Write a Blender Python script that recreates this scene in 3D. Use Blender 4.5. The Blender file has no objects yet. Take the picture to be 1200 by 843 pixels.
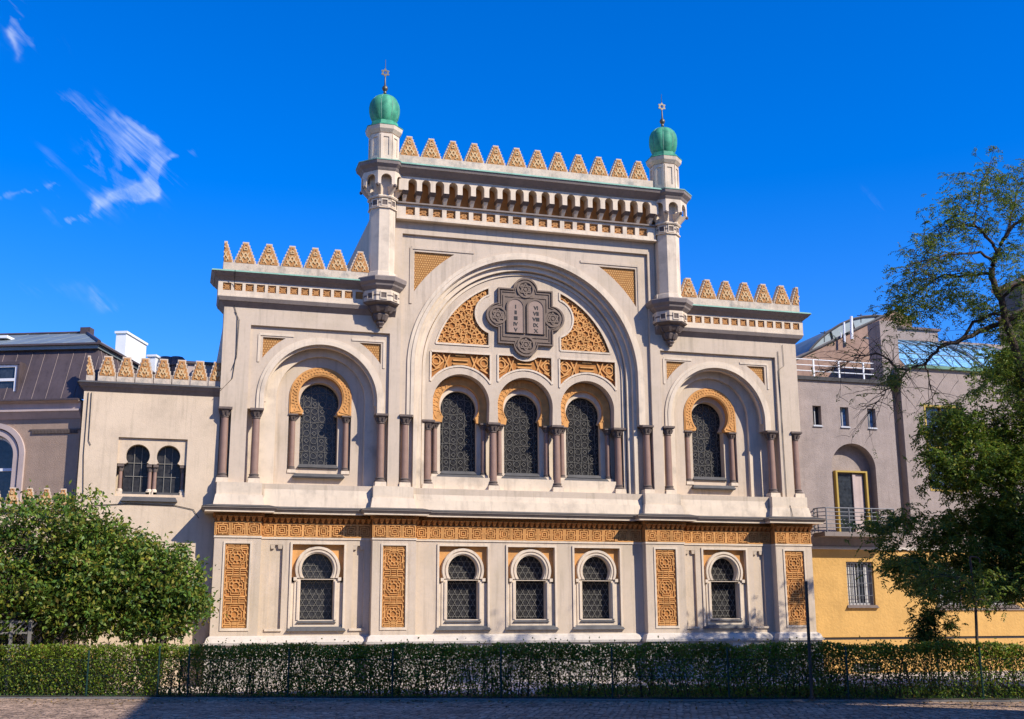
import bpy, bmesh, math, random
import numpy as np
from math import pi, sin, cos, sqrt, atan2, radians
from mathutils import Vector, Matrix
from mathutils.geometry import tessellate_polygon

rnd = random.Random(7)
scene = bpy.context.scene
COL = scene.collection

# ------------------------------------------------------------------ camera
F_PX, YAW, PITCH, ROLL = 1375.47, 0.279095889, 0.222242076, -0.00506798
CAM = Vector((-12.9068527, -42.5669919, 2.0))
fwd = Vector((sin(YAW)*cos(PITCH), cos(YAW)*cos(PITCH), sin(PITCH)))
rgt = Vector((cos(YAW), -sin(YAW), 0)); upv = rgt.cross(fwd)
R2 = cos(ROLL)*rgt + sin(ROLL)*upv; U2 = -sin(ROLL)*rgt + cos(ROLL)*upv
cam = bpy.data.cameras.new('camera'); cam.sensor_width = 36; cam.lens = F_PX*36/1200; cam.clip_end = 5000; cam.clip_start = .1
camo = bpy.data.objects.new('camera', cam); COL.objects.link(camo)
M = Matrix((R2, U2, -fwd)).transposed().to_4x4(); M.translation = CAM
camo.matrix_world = M; scene.camera = camo

def at(px, py, Y):
    """point of the place seen at photo pixel (px,py), at facade depth Y"""
    d = fwd + R2*((px-600)/F_PX) - U2*((py-421.5)/F_PX)
    return CAM + d*((Y-CAM.y)/d.y)

# ------------------------------------------------------------------ materials
MATS = {}
def mat(name, col, rough=.8, var=.08, vscale=1.2, streak=0.0, bump=0.0, bscale=60, metal=0.0, spec=.3, col2=None, c2=(.45,.62), c2scale=1.0, dirt=0.0):
    m = bpy.data.materials.new(name); m.use_nodes = True
    nt = m.node_tree; N = nt.nodes; L = nt.links
    b = N['Principled BSDF']; b.inputs['Roughness'].default_value = rough; b.inputs['Metallic'].default_value = metal
    b.inputs['Specular IOR Level'].default_value = spec
    tc = N.new('ShaderNodeTexCoord'); src = tc.outputs['Object']
    cur = None
    rgb = N.new('ShaderNodeRGB'); rgb.outputs[0].default_value = (*col, 1); cur = rgb.outputs[0]
    def noise(scale, detail=4, vec=None, rough_=.55):
        n = N.new('ShaderNodeTexNoise'); n.inputs['Scale'].default_value = scale; n.inputs['Detail'].default_value = detail
        n.inputs['Roughness'].default_value = rough_
        L.new(vec or src, n.inputs['Vector']); return n.outputs['Fac']
    def ramp(fac, lo, hi, a, c):
        r = N.new('ShaderNodeMapRange'); r.inputs[1].default_value = lo; r.inputs[2].default_value = hi
        r.inputs[3].default_value = a; r.inputs[4].default_value = c; L.new(fac, r.inputs[0]); return r.outputs[0]
    def mult(colsock, fac):
        x = N.new('ShaderNodeVectorMath'); x.operation = 'SCALE'; L.new(colsock, x.inputs[0]); L.new(fac, x.inputs['Scale']); return x.outputs[0]
    def mix(fac, a, bcol):
        x = N.new('ShaderNodeMix'); x.data_type = 'RGBA'; L.new(fac, x.inputs['Factor']); L.new(a, x.inputs['A'])
        if hasattr(bcol, 'links'): L.new(bcol, x.inputs['B'])
        else: x.inputs['B'].default_value = (*bcol, 1)
        return x.outputs['Result']
    if col2: cur = mix(ramp(noise(c2scale, 6), c2[0], c2[1], 0, 1), cur, col2)
    if var: cur = mult(cur, ramp(noise(vscale, 6), .3, .7, 1-var, 1+var))
    if streak:
        mp = N.new('ShaderNodeMapping'); mp.inputs['Scale'].default_value = (3.5, 3.5, .22); L.new(src, mp.inputs[0])
        s = noise(1.6, 6, mp.outputs[0], .62); cur = mult(cur, ramp(s, .52, .75, 1, 1-streak))
        s2 = noise(.9, 8, src, .7); cur = mult(cur, ramp(s2, .5, .72, 1, 1-streak*.7))
    if dirt:
        g = noise(7, 8, src, .75); cur = mult(cur, ramp(g, .5, .7, 1, 1-dirt))
    L.new(cur, b.inputs['Base Color'])
    if bump:
        bp = N.new('ShaderNodeBump'); bp.inputs['Strength'].default_value = bump; bp.inputs['Distance'].default_value = .02
        L.new(noise(bscale, 5), bp.inputs['Height']); L.new(bp.outputs[0], b.inputs['Normal'])
    MATS[name] = m; return m

STUCCO = mat('cream_stucco', (.565,.45,.33), .9, .09, .9, .26, .3, 45, dirt=.09, col2=(.49,.39,.27), c2=(.5,.75), c2scale=.55)
TRIM   = mat('cream_trim', (.66,.535,.39), .85, .08, 1.3, .24, .2, 60, dirt=.10, col2=(.52,.42,.31), c2=(.55,.78), c2scale=.9)
PLINTH = mat('plinth_white', (.58,.505,.41), .85, .06, 1.0, .15, .2, 40, dirt=.1)
CORN   = mat('cornice_stone_shaded', (.235,.19,.16), .85, .1, 1.5, .2, .2, 40, dirt=.15)  # weathered stone tone plus the shade under the cornices, put into the colour
PLINB  = mat('plinth_base', (.43,.385,.33), .9, .1, 1.5, .2, .3, 30, dirt=.2)
OCHRE  = mat('ochre_terracotta', (.61,.30,.095), .85, .2, 3.0, .12, .3, 60, dirt=.12)
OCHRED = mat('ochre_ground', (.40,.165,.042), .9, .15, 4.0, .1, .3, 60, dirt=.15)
MERL   = mat('merlon_ochre', (.44,.21,.07), .85, .15, 3.0, .15, .3, 60, dirt=.2)
MERLS  = mat('merlon_stone', (.60,.485,.36), .9, .12, 2.0, .3, .3, 40, dirt=.3, col2=(.36,.32,.26), c2=(.5,.68), c2scale=2.2)
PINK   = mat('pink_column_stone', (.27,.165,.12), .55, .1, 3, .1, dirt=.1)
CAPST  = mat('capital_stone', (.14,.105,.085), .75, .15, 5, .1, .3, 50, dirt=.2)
MEDST  = mat('medallion_stone', (.18,.13,.095), .75, .14, 3, .1, .3, 50, dirt=.2)
TABL   = mat('tablet_stone', (.30,.21,.16), .75, .08, 3, dirt=.05)
LETT   = mat('letter_black', (.025,.022,.02), .6, 0)
STRING = mat('string_course_stone', (.22,.18,.145), .8, .12, 2, .15, dirt=.15)
MERLI  = mat('merlon_rib_stone', (.62,.42,.21), .9, .12, 3, .1, dirt=.2)
SILL   = mat('weathered_sheet_metal', (.10,.095,.09), .6, .15, 3, .15, metal=.3, dirt=.15)
COPPER = mat('green_copper', (.075,.34,.185), .6, .2, 2.2, .4, metal=.1, dirt=.12, col2=(.04,.20,.12), c2=(.45,.7), c2scale=3)
COPED  = mat('copper_edge', (.20,.36,.26), .7, .2, 2, .2, dirt=.2)
IRON   = mat('dark_iron', (.045,.042,.04), .5, .1, metal=.6)
GILT   = mat('old_gilt', (.14,.12,.085), .5, .1, metal=.8)
LEAD   = mat('window_lead', (.20,.185,.155), .6, .1, 3)
ANNEX  = mat('annex_stucco', (.62,.485,.34), .9, .08, .8, .22, .4, 25, dirt=.09)
MAUVE  = mat('mauve_render', (.36,.255,.185), .95, .1, 2.0, .1, .9, 30, dirt=.15)
MAUVET = mat('mauve_trim', (.50,.39,.34), .9, .08, 1.5, .15, .2, 40)
ROOFM  = mat('brown_roof_metal', (.115,.085,.082), .55, .15, 1.1, .2, .15, 20, metal=.3, dirt=.2)
ROOFG  = mat('grey_roof_metal', (.22,.26,.26), .5, .1, 1.1, .2, metal=.3)
WHITEP = mat('white_paint', (.80,.79,.77), .7, .04, 1.5, .08)
GREYR  = mat('grey_render', (.33,.265,.225), .95, .12, 1.6, .15, .9, 22, dirt=.2)
GREYD  = mat('grey_render_joint', (.30,.27,.24), .95, .1, 1.6, .1, .5, 22)
YELLOW = mat('yellow_render', (.57,.33,.10), .95, .1, 1.2, .1, 1.0, 9, dirt=.1)
YFRAME = mat('yellow_frame_paint', (.42,.28,.055), .5, .05)
BRICKB = mat('brown_gable_render', (.34,.22,.16), .95, .15, 1.6, .2, .6, 20, dirt=.2)
RAILG  = mat('grey_rail_paint', (.36,.36,.36), .5, .08, metal=.2)
RAILD  = mat('dark_rail_paint', (.13,.13,.135), .5, .08, metal=.2)
CURT   = mat('curtain_cloth', (.52,.50,.46), .9, .2, 6)
TOWERM = mat('tower_stone', (.46,.26,.13), .9, .15, .2)
BARK   = mat('bark', (.075,.055,.045), .9, .25, 8, .2, .8, 40)
BARKL  = mat('bark_light', (.16,.125,.095), .9, .25, 8, .2, .8, 40)
TRELL  = mat('weathered_wood', (.17,.155,.135), .8, .12, 4)
FENCEG = mat('green_fence_paint', (.012,.045,.035), .5, .1, metal=.2)
KERB   = mat('kerb_granite', (.20,.19,.17), .85, .12, 6, dirt=.2, bump=.3)
COURT  = mat('forecourt_gravel', (.55,.46,.37), .95, .12, .9, bump=.5, bscale=30, dirt=.15)

def glass(name, col, rough=.06, spec=.5):
    m = mat(name, col, rough, .5, 7, spec=spec, bump=.12, bscale=5); return m
GLASS  = glass('dark_glass', (.032,.030,.029), .22, .2)
GLASSB = glass('blue_roof_glass', (.20,.42,.62), .08, .9)
GLASSW = glass('house_window_glass', (.03,.035,.04), .05, .6)

def brick_mat(name, c1, c2, mortar, scale, bw, rh, mort=.02, bump=.5, rot=0, off=.5):
    m = mat(name, c1, .9, .1, 2); nt = m.node_tree; N = nt.nodes; L = nt.links; b = N['Principled BSDF']
    tc = N.new('ShaderNodeTexCoord'); mp = N.new('ShaderNodeMapping'); L.new(tc.outputs['Object'], mp.inputs[0])
    mp.inputs['Rotation'].default_value = (radians(90) if rot else 0, 0, 0)
    br = N.new('ShaderNodeTexBrick'); L.new(mp.outputs[0], br.inputs[0]); br.offset = off
    br.inputs['Color1'].default_value = (*c1,1); br.inputs['Color2'].default_value = (*c2,1); br.inputs['Mortar'].default_value = (*mortar,1)
    br.inputs['Scale'].default_value = scale; br.inputs['Mortar Size'].default_value = mort
    br.inputs['Brick Width'].default_value = bw; br.inputs['Row Height'].default_value = rh
    L.new(br.outputs['Color'], b.inputs['Base Color'])
    bp = N.new('ShaderNodeBump'); bp.inputs['Strength'].default_value = bump; bp.inputs['Distance'].default_value = .03; bp.invert = True
    L.new(br.outputs['Fac'], bp.inputs['Height']); L.new(bp.outputs[0], b.inputs['Normal'])
    return m
OTILE = brick_mat('ochre_tile', (.60,.33,.12), (.52,.26,.08), (.30,.14,.04), 1, .09, .09, .02, .6, 1)

def leafmat(name, cols, trans=.35, rough=.5):
    m = bpy.data.materials.new(name); m.use_nodes = True; nt = m.node_tree; N = nt.nodes; L = nt.links
    b = N['Principled BSDF']; out = N['Material Output']
    g = N.new('ShaderNodeNewGeometry'); r = N.new('ShaderNodeValToRGB'); L.new(g.outputs['Random Per Island'], r.inputs[0])
    e = r.color_ramp.elements
    e[0].position = 0; e[0].color = (*cols[0],1); e[1].position = 1; e[1].color = (*cols[-1],1)
    for i, c in enumerate(cols[1:-1]):
        x = e.new((i+1)/(len(cols)-1)); x.color = (*c,1)
    tc = N.new('ShaderNodeTexCoord'); n = N.new('ShaderNodeTexNoise'); n.inputs['Scale'].default_value = .9; L.new(tc.outputs['Object'], n.inputs['Vector'])
    mr = N.new('ShaderNodeMapRange'); mr.inputs[1].default_value = .3; mr.inputs[2].default_value = .7; mr.inputs[3].default_value = .75; mr.inputs[4].default_value = 1.25
    L.new(n.outputs['Fac'], mr.inputs[0])
    s = N.new('ShaderNodeVectorMath'); s.operation = 'SCALE'; L.new(r.outputs[0], s.inputs[0]); L.new(mr.outputs[0], s.inputs['Scale'])
    L.new(s.outputs[0], b.inputs['Base Color']); b.inputs['Roughness'].default_value = rough; b.inputs['Specular IOR Level'].default_value = .35
    t = N.new('ShaderNodeBsdfTranslucent'); L.new(s.outputs[0], t.inputs['Color'])
    mx = N.new('ShaderNodeMixShader'); mx.inputs[0].default_value = trans
    L.new(b.outputs[0], mx.inputs[1]); L.new(t.outputs[0], mx.inputs[2]); L.new(mx.outputs[0], out.inputs['Surface'])
    return m
LEAF_SH = leafmat('dogwood_leaf', [(.035,.085,.02),(.11,.20,.025),(.24,.31,.035),(.06,.14,.03),(.34,.30,.04),(.13,.23,.03),(.07,.16,.02),(.28,.20,.05)])
LEAF_BG = leafmat('locust_leaf', [(.04,.09,.018),(.085,.16,.022),(.17,.23,.025),(.05,.12,.025),(.27,.26,.03),(.10,.18,.03)], .42)
LEAF_HG = leafmat('hedge_leaf', [(.08,.15,.015),(.17,.27,.02),(.28,.36,.03),(.10,.16,.02),(.32,.21,.04)], .35)
LEAF_DK = leafmat('dark_shrub_leaf', [(.03,.075,.015),(.05,.11,.02),(.10,.15,.025),(.16,.17,.03)], .35)
GRASSB  = leafmat('grass_blade', [(.05,.13,.02),(.09,.19,.03),(.12,.2,.04)], .3)

# ------------------------------------------------------------------ mesh builder
class MB:
    def __init__(s, T=None): s.v = []; s.f = []; s.T = T; s.cuts = []
    def mark(s):
        if not s.cuts or s.cuts[-1] != (len(s.v),len(s.f)): s.cuts.append((len(s.v),len(s.f)))
    def add(s, vs, fs):
        o = len(s.v)
        s.v += [tuple(s.T @ Vector(p)) for p in vs] if s.T is not None else [tuple(p) for p in vs]
        s.f += [tuple(i+o for i in q) for q in fs]
    def box(s, x0,x1,y0,y1,z0,z1): s.hexa((x0,x1,y0,y1),(x0,x1,y0,y1),z0,z1)
    def hexa(s, b, t, z0, z1):
        s.add([(b[0],b[2],z0),(b[1],b[2],z0),(b[1],b[3],z0),(b[0],b[3],z0),(t[0],t[2],z1),(t[1],t[2],z1),(t[1],t[3],z1),(t[0],t[3],z1)],
              [(0,3,2,1),(4,5,6,7),(0,1,5,4),(1,2,6,5),(2,3,7,6),(3,0,4,7)])
    def plate(s, outer, holes, y0, y1, back=False):
        loops = [outer]+list(holes)
        tri = tessellate_polygon([[Vector((x,z,0)) for x,z in l] for l in loops])
        flat = [p for l in loops for p in l]; n = len(flat)
        vs = [(x,y0,z) for x,z in flat]+[(x,y1,z) for x,z in flat]
        fs = [tuple(t) for t in tri]
        if back: fs += [tuple(i+n for i in reversed(t)) for t in tri]
        o = 0
        for l in loops:
            k = len(l)
            for i in range(k):
                j = (i+1) % k; fs.append((o+i,o+j,o+j+n,o+i+n))
            o += k
        s.add(vs, fs)
    def poly(s, pts, y): s.plate(pts, [], y, y+.004)
    def lathe(s, prof, cx, cy, n=16, rot=0.0):
        vs = []; fs = []
        for r,z in prof:
            for i in range(n):
                a = 2*pi*i/n+rot; vs.append((cx+r*cos(a), cy+r*sin(a), z))
        for k in range(len(prof)-1):
            for i in range(n):
                j = (i+1) % n; fs.append((k*n+i,k*n+j,(k+1)*n+j,(k+1)*n+i))
        fs.append(tuple(reversed(range(n)))); fs.append(tuple((len(prof)-1)*n+i for i in range(n)))
        s.add(vs, fs)
    def tube(s, pts, r, n=6):
        pts = [Vector(p) for p in pts]; m = len(pts)
        rs = r if isinstance(r,(list,tuple)) else [r]*m
        vs = []; fs = []
        for i,p in enumerate(pts):
            t = (pts[min(i+1,m-1)]-pts[max(i-1,0)])
            t = t.normalized() if t.length > 1e-9 else Vector((0,0,1))
            u = t.cross(Vector((0,0,1)) if abs(t.z) < .9 else Vector((1,0,0))).normalized(); w = t.cross(u)
            for k in range(n):
                a = 2*pi*k/n; q = p+u*(rs[i]*cos(a))+w*(rs[i]*sin(a)); vs.append(tuple(q))
        for i in range(m-1):
            for k in range(n):
                l = (k+1) % n; fs.append((i*n+k,i*n+l,(i+1)*n+l,(i+1)*n+k))
        fs.append(tuple(reversed(range(n)))); fs.append(tuple((m-1)*n+k for k in range(n)))
        s.add(vs, fs)
    def bars(s, segs, w, y0, y1):
        """relief ribs along 2-D segments in the XZ plane; fronts stepped so crossings never share a plane"""
        for i,(a,b) in enumerate(segs):
            dx,dz = b[0]-a[0], b[1]-a[1]; l = sqrt(dx*dx+dz*dz)
            if l < 1e-5: continue
            nx,nz = -dz/l*w/2, dx/l*w/2; yy = y0+(i*37 % 11)*.0007
            q = [(a[0]+nx,a[1]+nz),(b[0]+nx,b[1]+nz),(b[0]-nx,b[1]-nz),(a[0]-nx,a[1]-nz)]
            s.add([(x,yy,z) for x,z in q]+[(x,y1,z) for x,z in q], [(0,1,2,3),(0,4,5,1),(1,5,6,2),(2,6,7,3),(3,7,4,0)])
    def build(s, name, m, parent=None, smooth=0, loc=None):
        if s.cuts:      # one object for every marked piece
            c = [k for k in s.cuts if k[1] < len(s.f)]+[(len(s.v),len(s.f))]
            if c[0][1] > 0: c = [(0,0)]+c
            out = []
            for i in range(len(c)-1):
                (v0,f0),(v1,f1) = c[i],c[i+1]
                q = MB(); q.v = s.v[v0:v1]; q.f = [tuple(k-v0 for k in f) for f in s.f[f0:f1]]
                out.append(q.build(name, m, parent[i] if isinstance(parent,list) else parent, smooth, loc))
            return out
        if isinstance(parent,list): parent = parent[0]
        me = bpy.data.meshes.new(name); me.from_pydata(s.v, [], s.f)
        bm = bmesh.new(); bm.from_mesh(me)
        if len(s.f) < 60000: bmesh.ops.recalc_face_normals(bm, faces=bm.faces)
        if smooth:
            for f in bm.faces: f.smooth = True
        bm.to_mesh(me); bm.free()
        if smooth: me.set_sharp_from_angle(angle=radians(smooth))
        me.materials.append(m)
        o = bpy.data.objects.new(name, me); COL.objects.link(o)
        if loc is not None: o.location = loc
        if parent is not None: o.parent = parent
        return o

def tag(o, label=None, cat=None, group=None, kind=None):
    if label: o['label'] = label
    if cat: o['category'] = cat
    if group: o['group'] = group
    if kind: o['kind'] = kind
    return o
def empty(name, loc=(0,0,0), rz=0):
    o = bpy.data.objects.new(name, None); COL.objects.link(o); o.location = loc; o.rotation_euler.z = rz; o.empty_display_size = .3
    return o
def kids(o): return list(o.children)
def copy_tree(o, parent=None, loc=None):
    c = o.copy(); COL.objects.link(c)
    if parent is not None: c.parent = parent
    if loc is not None: c.location = loc
    for ch in kids(o): copy_tree(ch, c)
    return c

def arc(cx, cz, r, a0, a1, n=24):
    return [(cx+r*cos(radians(a0+(a1-a0)*i/n)), cz+r*sin(radians(a0+(a1-a0)*i/n))) for i in range(n+1)]
def rect(x0,x1,z0,z1): return [(x0,z0),(x1,z0),(x1,z1),(x0,z1)]
def archloop(cx, cz, r, zb, n=32): return [(cx+r,zb)]+arc(cx,cz,r,0,180,n)+[(cx-r,zb)]
def hshoe(cx, cz, r, neck, jamb, zb, n=30):
    dz = sqrt(r*r-neck*neck); a = math.degrees(math.asin(dz/r)); zn = cz-dz
    return [(cx-jamb,zb),(cx+jamb,zb),(cx+jamb,zn-.05),(cx+neck,zn)]+arc(cx,cz,r,-a,180+a,n)[1:-1]+[(cx-neck,zn),(cx-jamb,zn-.05)]
def ring(cx, cz, ro, ri, ao, ai, n=36):
    return arc(cx,cz,ro,-ao,180+ao,n)+list(reversed(arc(cx,cz,ri,-ai,180+ai,n)))
def inside(p, poly):
    x,z = p; c = False; j = len(poly)-1
    for i in range(len(poly)):
        xi,zi = poly[i]; xj,zj = poly[j]
        if (zi > z) != (zj > z) and x < (xj-xi)*(z-zi)/(zj-zi)+xi: c = not c
        j = i
    return c
def clip(segs, poly, step=.04):
    out = []
    for a,b in segs:
        l = sqrt((b[0]-a[0])**2+(b[1]-a[1])**2); k = max(1,int(l/step)); run = None
        for i in range(k):
            p = (a[0]+(b[0]-a[0])*i/k, a[1]+(b[1]-a[1])*i/k); q = (a[0]+(b[0]-a[0])*(i+1)/k, a[1]+(b[1]-a[1])*(i+1)/k)
            if inside(((p[0]+q[0])/2,(p[1]+q[1])/2), poly): run = (run[0],q) if run else (p,q)
            elif run: out.append(run); run = None
        if run: out.append(run)
    return out
def loopsegs(pts): return [(pts[i],pts[(i+1)%len(pts)]) for i in range(len(pts))]
def pathsegs(pts): return [(pts[i],pts[i+1]) for i in range(len(pts)-1)]
def star8(cx, cz, r):
    o = []
    for i in range(16):
        a = pi*i/8+pi/8; q = r if i % 2 else r*.74
        o.append((cx+q*cos(a), cz+q*sin(a)))
    return o
def crossoct(cx, cz, r):
    a,b = r, r*.55
    return [(cx+x,cz+z) for x,z in [(-b,-a),(b,-a),(b,-b*1.25),(a*.8,-b*1.25),(a*.8,-b*.8),(a,-b*.8),(a,b*.8),(a*.8,b*.8),(a*.8,b*1.25),(b,b*1.25),(b,a),(-b,a),(-b,b*1.25),(-a*.8,b*1.25),(-a*.8,b*.8),(-a,b*.8),(-a,-b*.8),(-a*.8,-b*.8),(-a*.8,-b*1.25),(-b,-b*1.25)]]
def arabesque(poly, cell, ox=0, oz=0):
    """strapwork: three families of broken straps with star knots and leafy curls between them"""
    xs = [p[0] for p in poly]; zs = [p[1] for p in poly]; segs = []; r = random.Random(int(1000*abs(sum(xs)))+3)
    h = cell*.866
    for j in range(int((max(zs)-min(zs))/h)+3):
        for i in range(int((max(xs)-min(xs))/cell)+3):
            x = min(xs)+ox+(i+(j % 2)*.5-1)*cell; z = min(zs)+oz+(j-1)*h
            hexa = arc(x,z,cell*.33,30,390,6)[:-1]
            segs += loopsegs(hexa)
            for k in range(6):
                a = radians(60*k+30); b = a+radians(30); e = a-radians(30)
                p = (x+cell*.33*cos(a),z+cell*.33*sin(a))
                segs.append((p,(x+cell*.60*cos(a+.30),z+cell*.60*sin(a+.30))))
                if (i+j) % 2: segs.append((p,(x+cell*.60*cos(a-.30),z+cell*.60*sin(a-.30))))
            for k in range(5):
                cx,cz,rr,a0 = x+r.uniform(-.5,.5)*cell,z+r.uniform(-.5,.5)*h,r.uniform(.06,.13)*cell,r.uniform(0,360)
                segs += pathsegs(arc(cx,cz,rr,a0,a0+r.uniform(160,290),6))
    return clip(segs, poly)
def archband(cx, cz, ro, ri, zb, n=64):
    return [(cx+ro,zb)]+arc(cx,cz,ro,0,180,n)+[(cx-ro,zb),(cx-ri,zb)]+list(reversed(arc(cx,cz,ri,0,180,n)))+[(cx+ri,zb)]
# ------------------------------------------------------------------ synagogue
SYN = tag(empty('synagogue'), 'large cream Moorish synagogue with ochre terracotta panels, horseshoe windows and two green domed turrets', 'synagogue')
def part(mb, name, m, parent=SYN, smooth=0): return mb.build(name, m, parent, smooth)

# bodies ----------------------------------------------------------
b = MB()
b.box(-11.52,11.52,1.9,13,0,13.4); b.box(-11.52,-11.2,.9,1.9,0,13.4); b.box(11.2,11.52,.9,1.9,0,13.4)                    # core of the wings
b.box(-5.64,5.64,1.0,12,13.42,18.85); b.box(-5.3,5.3,1.0,12,18.85,19.2); b.box(-5.64,-5.362,.05,.999,13.42,18.85); b.box(5.362,5.64,.05,.999,13.42,18.85)                    # core of the raised middle
wallU = MB()
ZL = 6.95
# corner columns stand in a notch of the wall
for s in (-1,1):
    W = [(s*5.36,6.1),(s*11.6,6.1),(s*11.6,ZL),(s*11.17,ZL),(s*11.17,9.66),(s*11.6,9.66),(s*11.6,13.4),(s*5.36,13.4)]
    wallU.plate(W, [[(s*x,z) for x,z in rect(5.49,10.62,ZL,12.74)]], 0, .9)
    wallU.box(*sorted((s*11.172,s*11.598)), .42,.9, ZL+.002,9.658)
wallU.plate([(-5.36,6.1),(5.36,6.1),(5.36,17.3),(-5.36,17.3)], [rect(-5.07,5.07,6.93,16.75)], 0, .95)
wallU.box(-5.36,5.36,.3,.96,17.302,19.2)
core = part(b,'building_core',STUCCO)
part(wallU,'upper_wall',STUCCO)

# wing bays ---------------------------------------------------------
AC, WC = 7.98, 7.92         # centre of big arch, of window
l1 = MB(); l2 = MB(); l3 = MB(); mould = MB(); tile = MB(); oring = MB(); orel = MB()
for s in (-1,1):
    for q in (l1,l2,l3,mould,oring,orel): q.mark()
    X = lambda pts: [(s*x,z) for x,z in pts]
    arch = [(AC+2.03,9.66)]+arc(AC,10.1,2.05,0,180,40)+[(AC-2.03,9.66)]
    out = [(5.492,9.66)]+[(AC-2.03,9.66)]+list(reversed(arc(AC,10.1,2.05,0,180,40)))+[(AC+2.03,9.66),(10.618,9.66),(10.618,12.738),(5.492,12.738)]
    sp1 = [(10.16,12.34)]+list(reversed([p for p in arc(AC,10.1,2.62,0,90,40) if p[0] < 10.16 and p[1] < 12.34 and p[1] > 11.3]))[0:]
    c = 2.62
    zlo = 10.1+sqrt(c*c-(10.16-AC)**2); xlo = AC+sqrt(c*c-(2.24)**2)
    a0 = math.degrees(atan2(zlo-10.1,10.16-AC)); a1 = math.degrees(atan2(2.24,xlo-AC))
    spR = [(10.16,12.34)]+list(reversed(arc(AC,10.1,c,a0,a1,14)))
    spL = [(2*AC-x,z) for x,z in spR]
    l1.plate(X(out), [X(spR),X(spL)], .12, .66)
    tile.plate(X([(10.25,11.0),(10.25,12.45),(5.7,12.45),(5.7,11.0)]+arc(AC,10.1,2.34,20,160,20)), [], .18, .3) if False else None
    for q in (spR,spL): tile.mark(); tile.poly(X(q), .19)
    mould.plate(X(archband(AC,10.1,2.33,2.22,9.67)), [], .075, .13); mould.plate(X(archband(AC,10.1,2.215,2.07,9.67)), [], .05, .13)
    mould.plate(X(ring(AC,10.1,2.06,1.99,4,4)), [], .22, .40)
    # frames round the spandrels
    l2.plate(X(rect(5.493,10.617,ZL,12.5)), [X(archloop(WC,10.2,1.64,ZL+.02))], .62, .92)
    # innermost panel with the ochre horseshoe
    hole = [(WC+1.155,7.46),(WC+1.155,9.64)]+arc(WC,10.3,1.155,-0,180,30)+[(WC-1.155,9.64),(WC-1.155,7.46)]
    l3.plate(X(rect(WC-1.7,WC+1.7,ZL+.01,11.95)), [X(hole)], .78, 1.04)
    l3.plate(X(rect(WC-1.2,WC+1.2,7.4,11.6)), [X(hshoe(WC,10.18,.74,.57,.70,7.8))], 1.03, 1.5)
    rg = [(WC+1.15,9.66)]+arc(WC,10.3,1.15,0,180,36)+[(WC-1.15,9.66)]+[(WC-.66,9.66),(WC-.62,9.76)]+list(reversed(arc(WC,10.3,.82,-38,218,30)))+[(WC+.62,9.76),(WC+.66,9.66)]
    oring.plate(X(rg), [], .745, 1.04)
    inner = [(WC+1.09,9.7)]+arc(WC,10.3,1.09,0,180,36)+[(WC-1.09,9.7)]+list(reversed(arc(WC,10.3,.88,-36,216,30)))
    sg = loopsegs(X(inner))
    sg += pathsegs(X(arc(WC,10.3,.985,-25,205,40)))
    for k in range(64):
        a = radians(-22+224*k/63); a2 = a+.11*(1 if k % 2 else -1)
        sg.append(((s*(WC+.9*cos(a)),10.3+.9*sin(a)),(s*(WC+1.08*cos(a2)),10.3+1.08*sin(a2))))
    orel.bars(sg, .035, .72, .75)
part(l1,'arch_spandrel_wall',STUCCO); part(l2,'arch_reveal_wall',TRIM); part(l3,'window_surround_wall',STUCCO)
part(mould,'arch_moulding',TRIM); part(tile,'tile_spandrel',OTILE)

# frames (raised mouldings) around recessed fields: thin L strips
fr = MB()
def fillet(x0,x1,z0,z1,y,w=.06,d=.05):
    fr.plate(rect(x0-w,x1+w,z0-w,z1+w), [rect(x0,x1,z0,z1)], y-d, y+.02)
for s in (-1,1):
    a,b_ = sorted((s*5.49,s*10.62)); 
# central bay ---------------------------------------------------------
CZ = 11.58
c1 = MB(); c2 = MB(); c3 = MB(); cm = MB(); ct = MB()
out = [(-5.068,9.62),(-4.5,9.62)]+list(reversed(arc(0,CZ,4.5,0,180,64)))+[(4.5,9.62),(5.068,9.62),(5.068,16.748),(-5.068,16.748)]
c = 5.42; zt = 16.1; xr = 4.57
a0 = math.degrees(atan2(sqrt(c*c-xr*xr), xr)); a1 = math.degrees(atan2(zt-CZ, sqrt(c*c-(zt-CZ)**2)))
spR = [(xr,zt)]+list(reversed(arc(0,CZ,c,a0,a1,18))); spL = [(-x,z) for x,z in spR]
c1.plate(out, [spR,spL], .12, .45)
for q in (spR,spL): ct.mark(); ct.poly(q, .19)
# stepped frame line around the spandrels
for s in (-1,1):
    c1.bars([((s*4.7,16.24),(s*2.2,16.24)),((s*4.7,16.24),(s*4.7,14.0))], .1, .085, .125)
    fr.mark(); fr.bars([((s*10.3,12.44),(s*9.05,12.44)),((s*10.3,12.44),(s*10.3,11.4))], .08, .09, .125); fr.mark()
    fr.bars([((s*5.68,12.44),(s*6.9,12.44)),((s*5.68,12.44),(s*5.68,11.4))], .08, .09, .125)
part(fr,'spandrel_fillet',TRIM)
cm.plate(archband(0,CZ,4.80,4.67,9.67), [], .07, .13); cm.mark(); cm.plate(archband(0,CZ,4.66,4.53,9.67), [], .04, .13); cm.mark(); cm.plate(archband(0,CZ,4.50,4.36,6.96), [], .24, .45); cm.mark()
c2.plate(rect(-5.06,5.06,6.93,16.4), [archloop(0,CZ,4.17,6.94,64)], .40, .7)
cm.plate(archband(0,CZ,4.12,4.02,6.96), [], .54, .62)
OC = [-2.57,0,2.57]; ZA = 10.33
holes = []
for xc in OC: holes.append(None)
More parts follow.
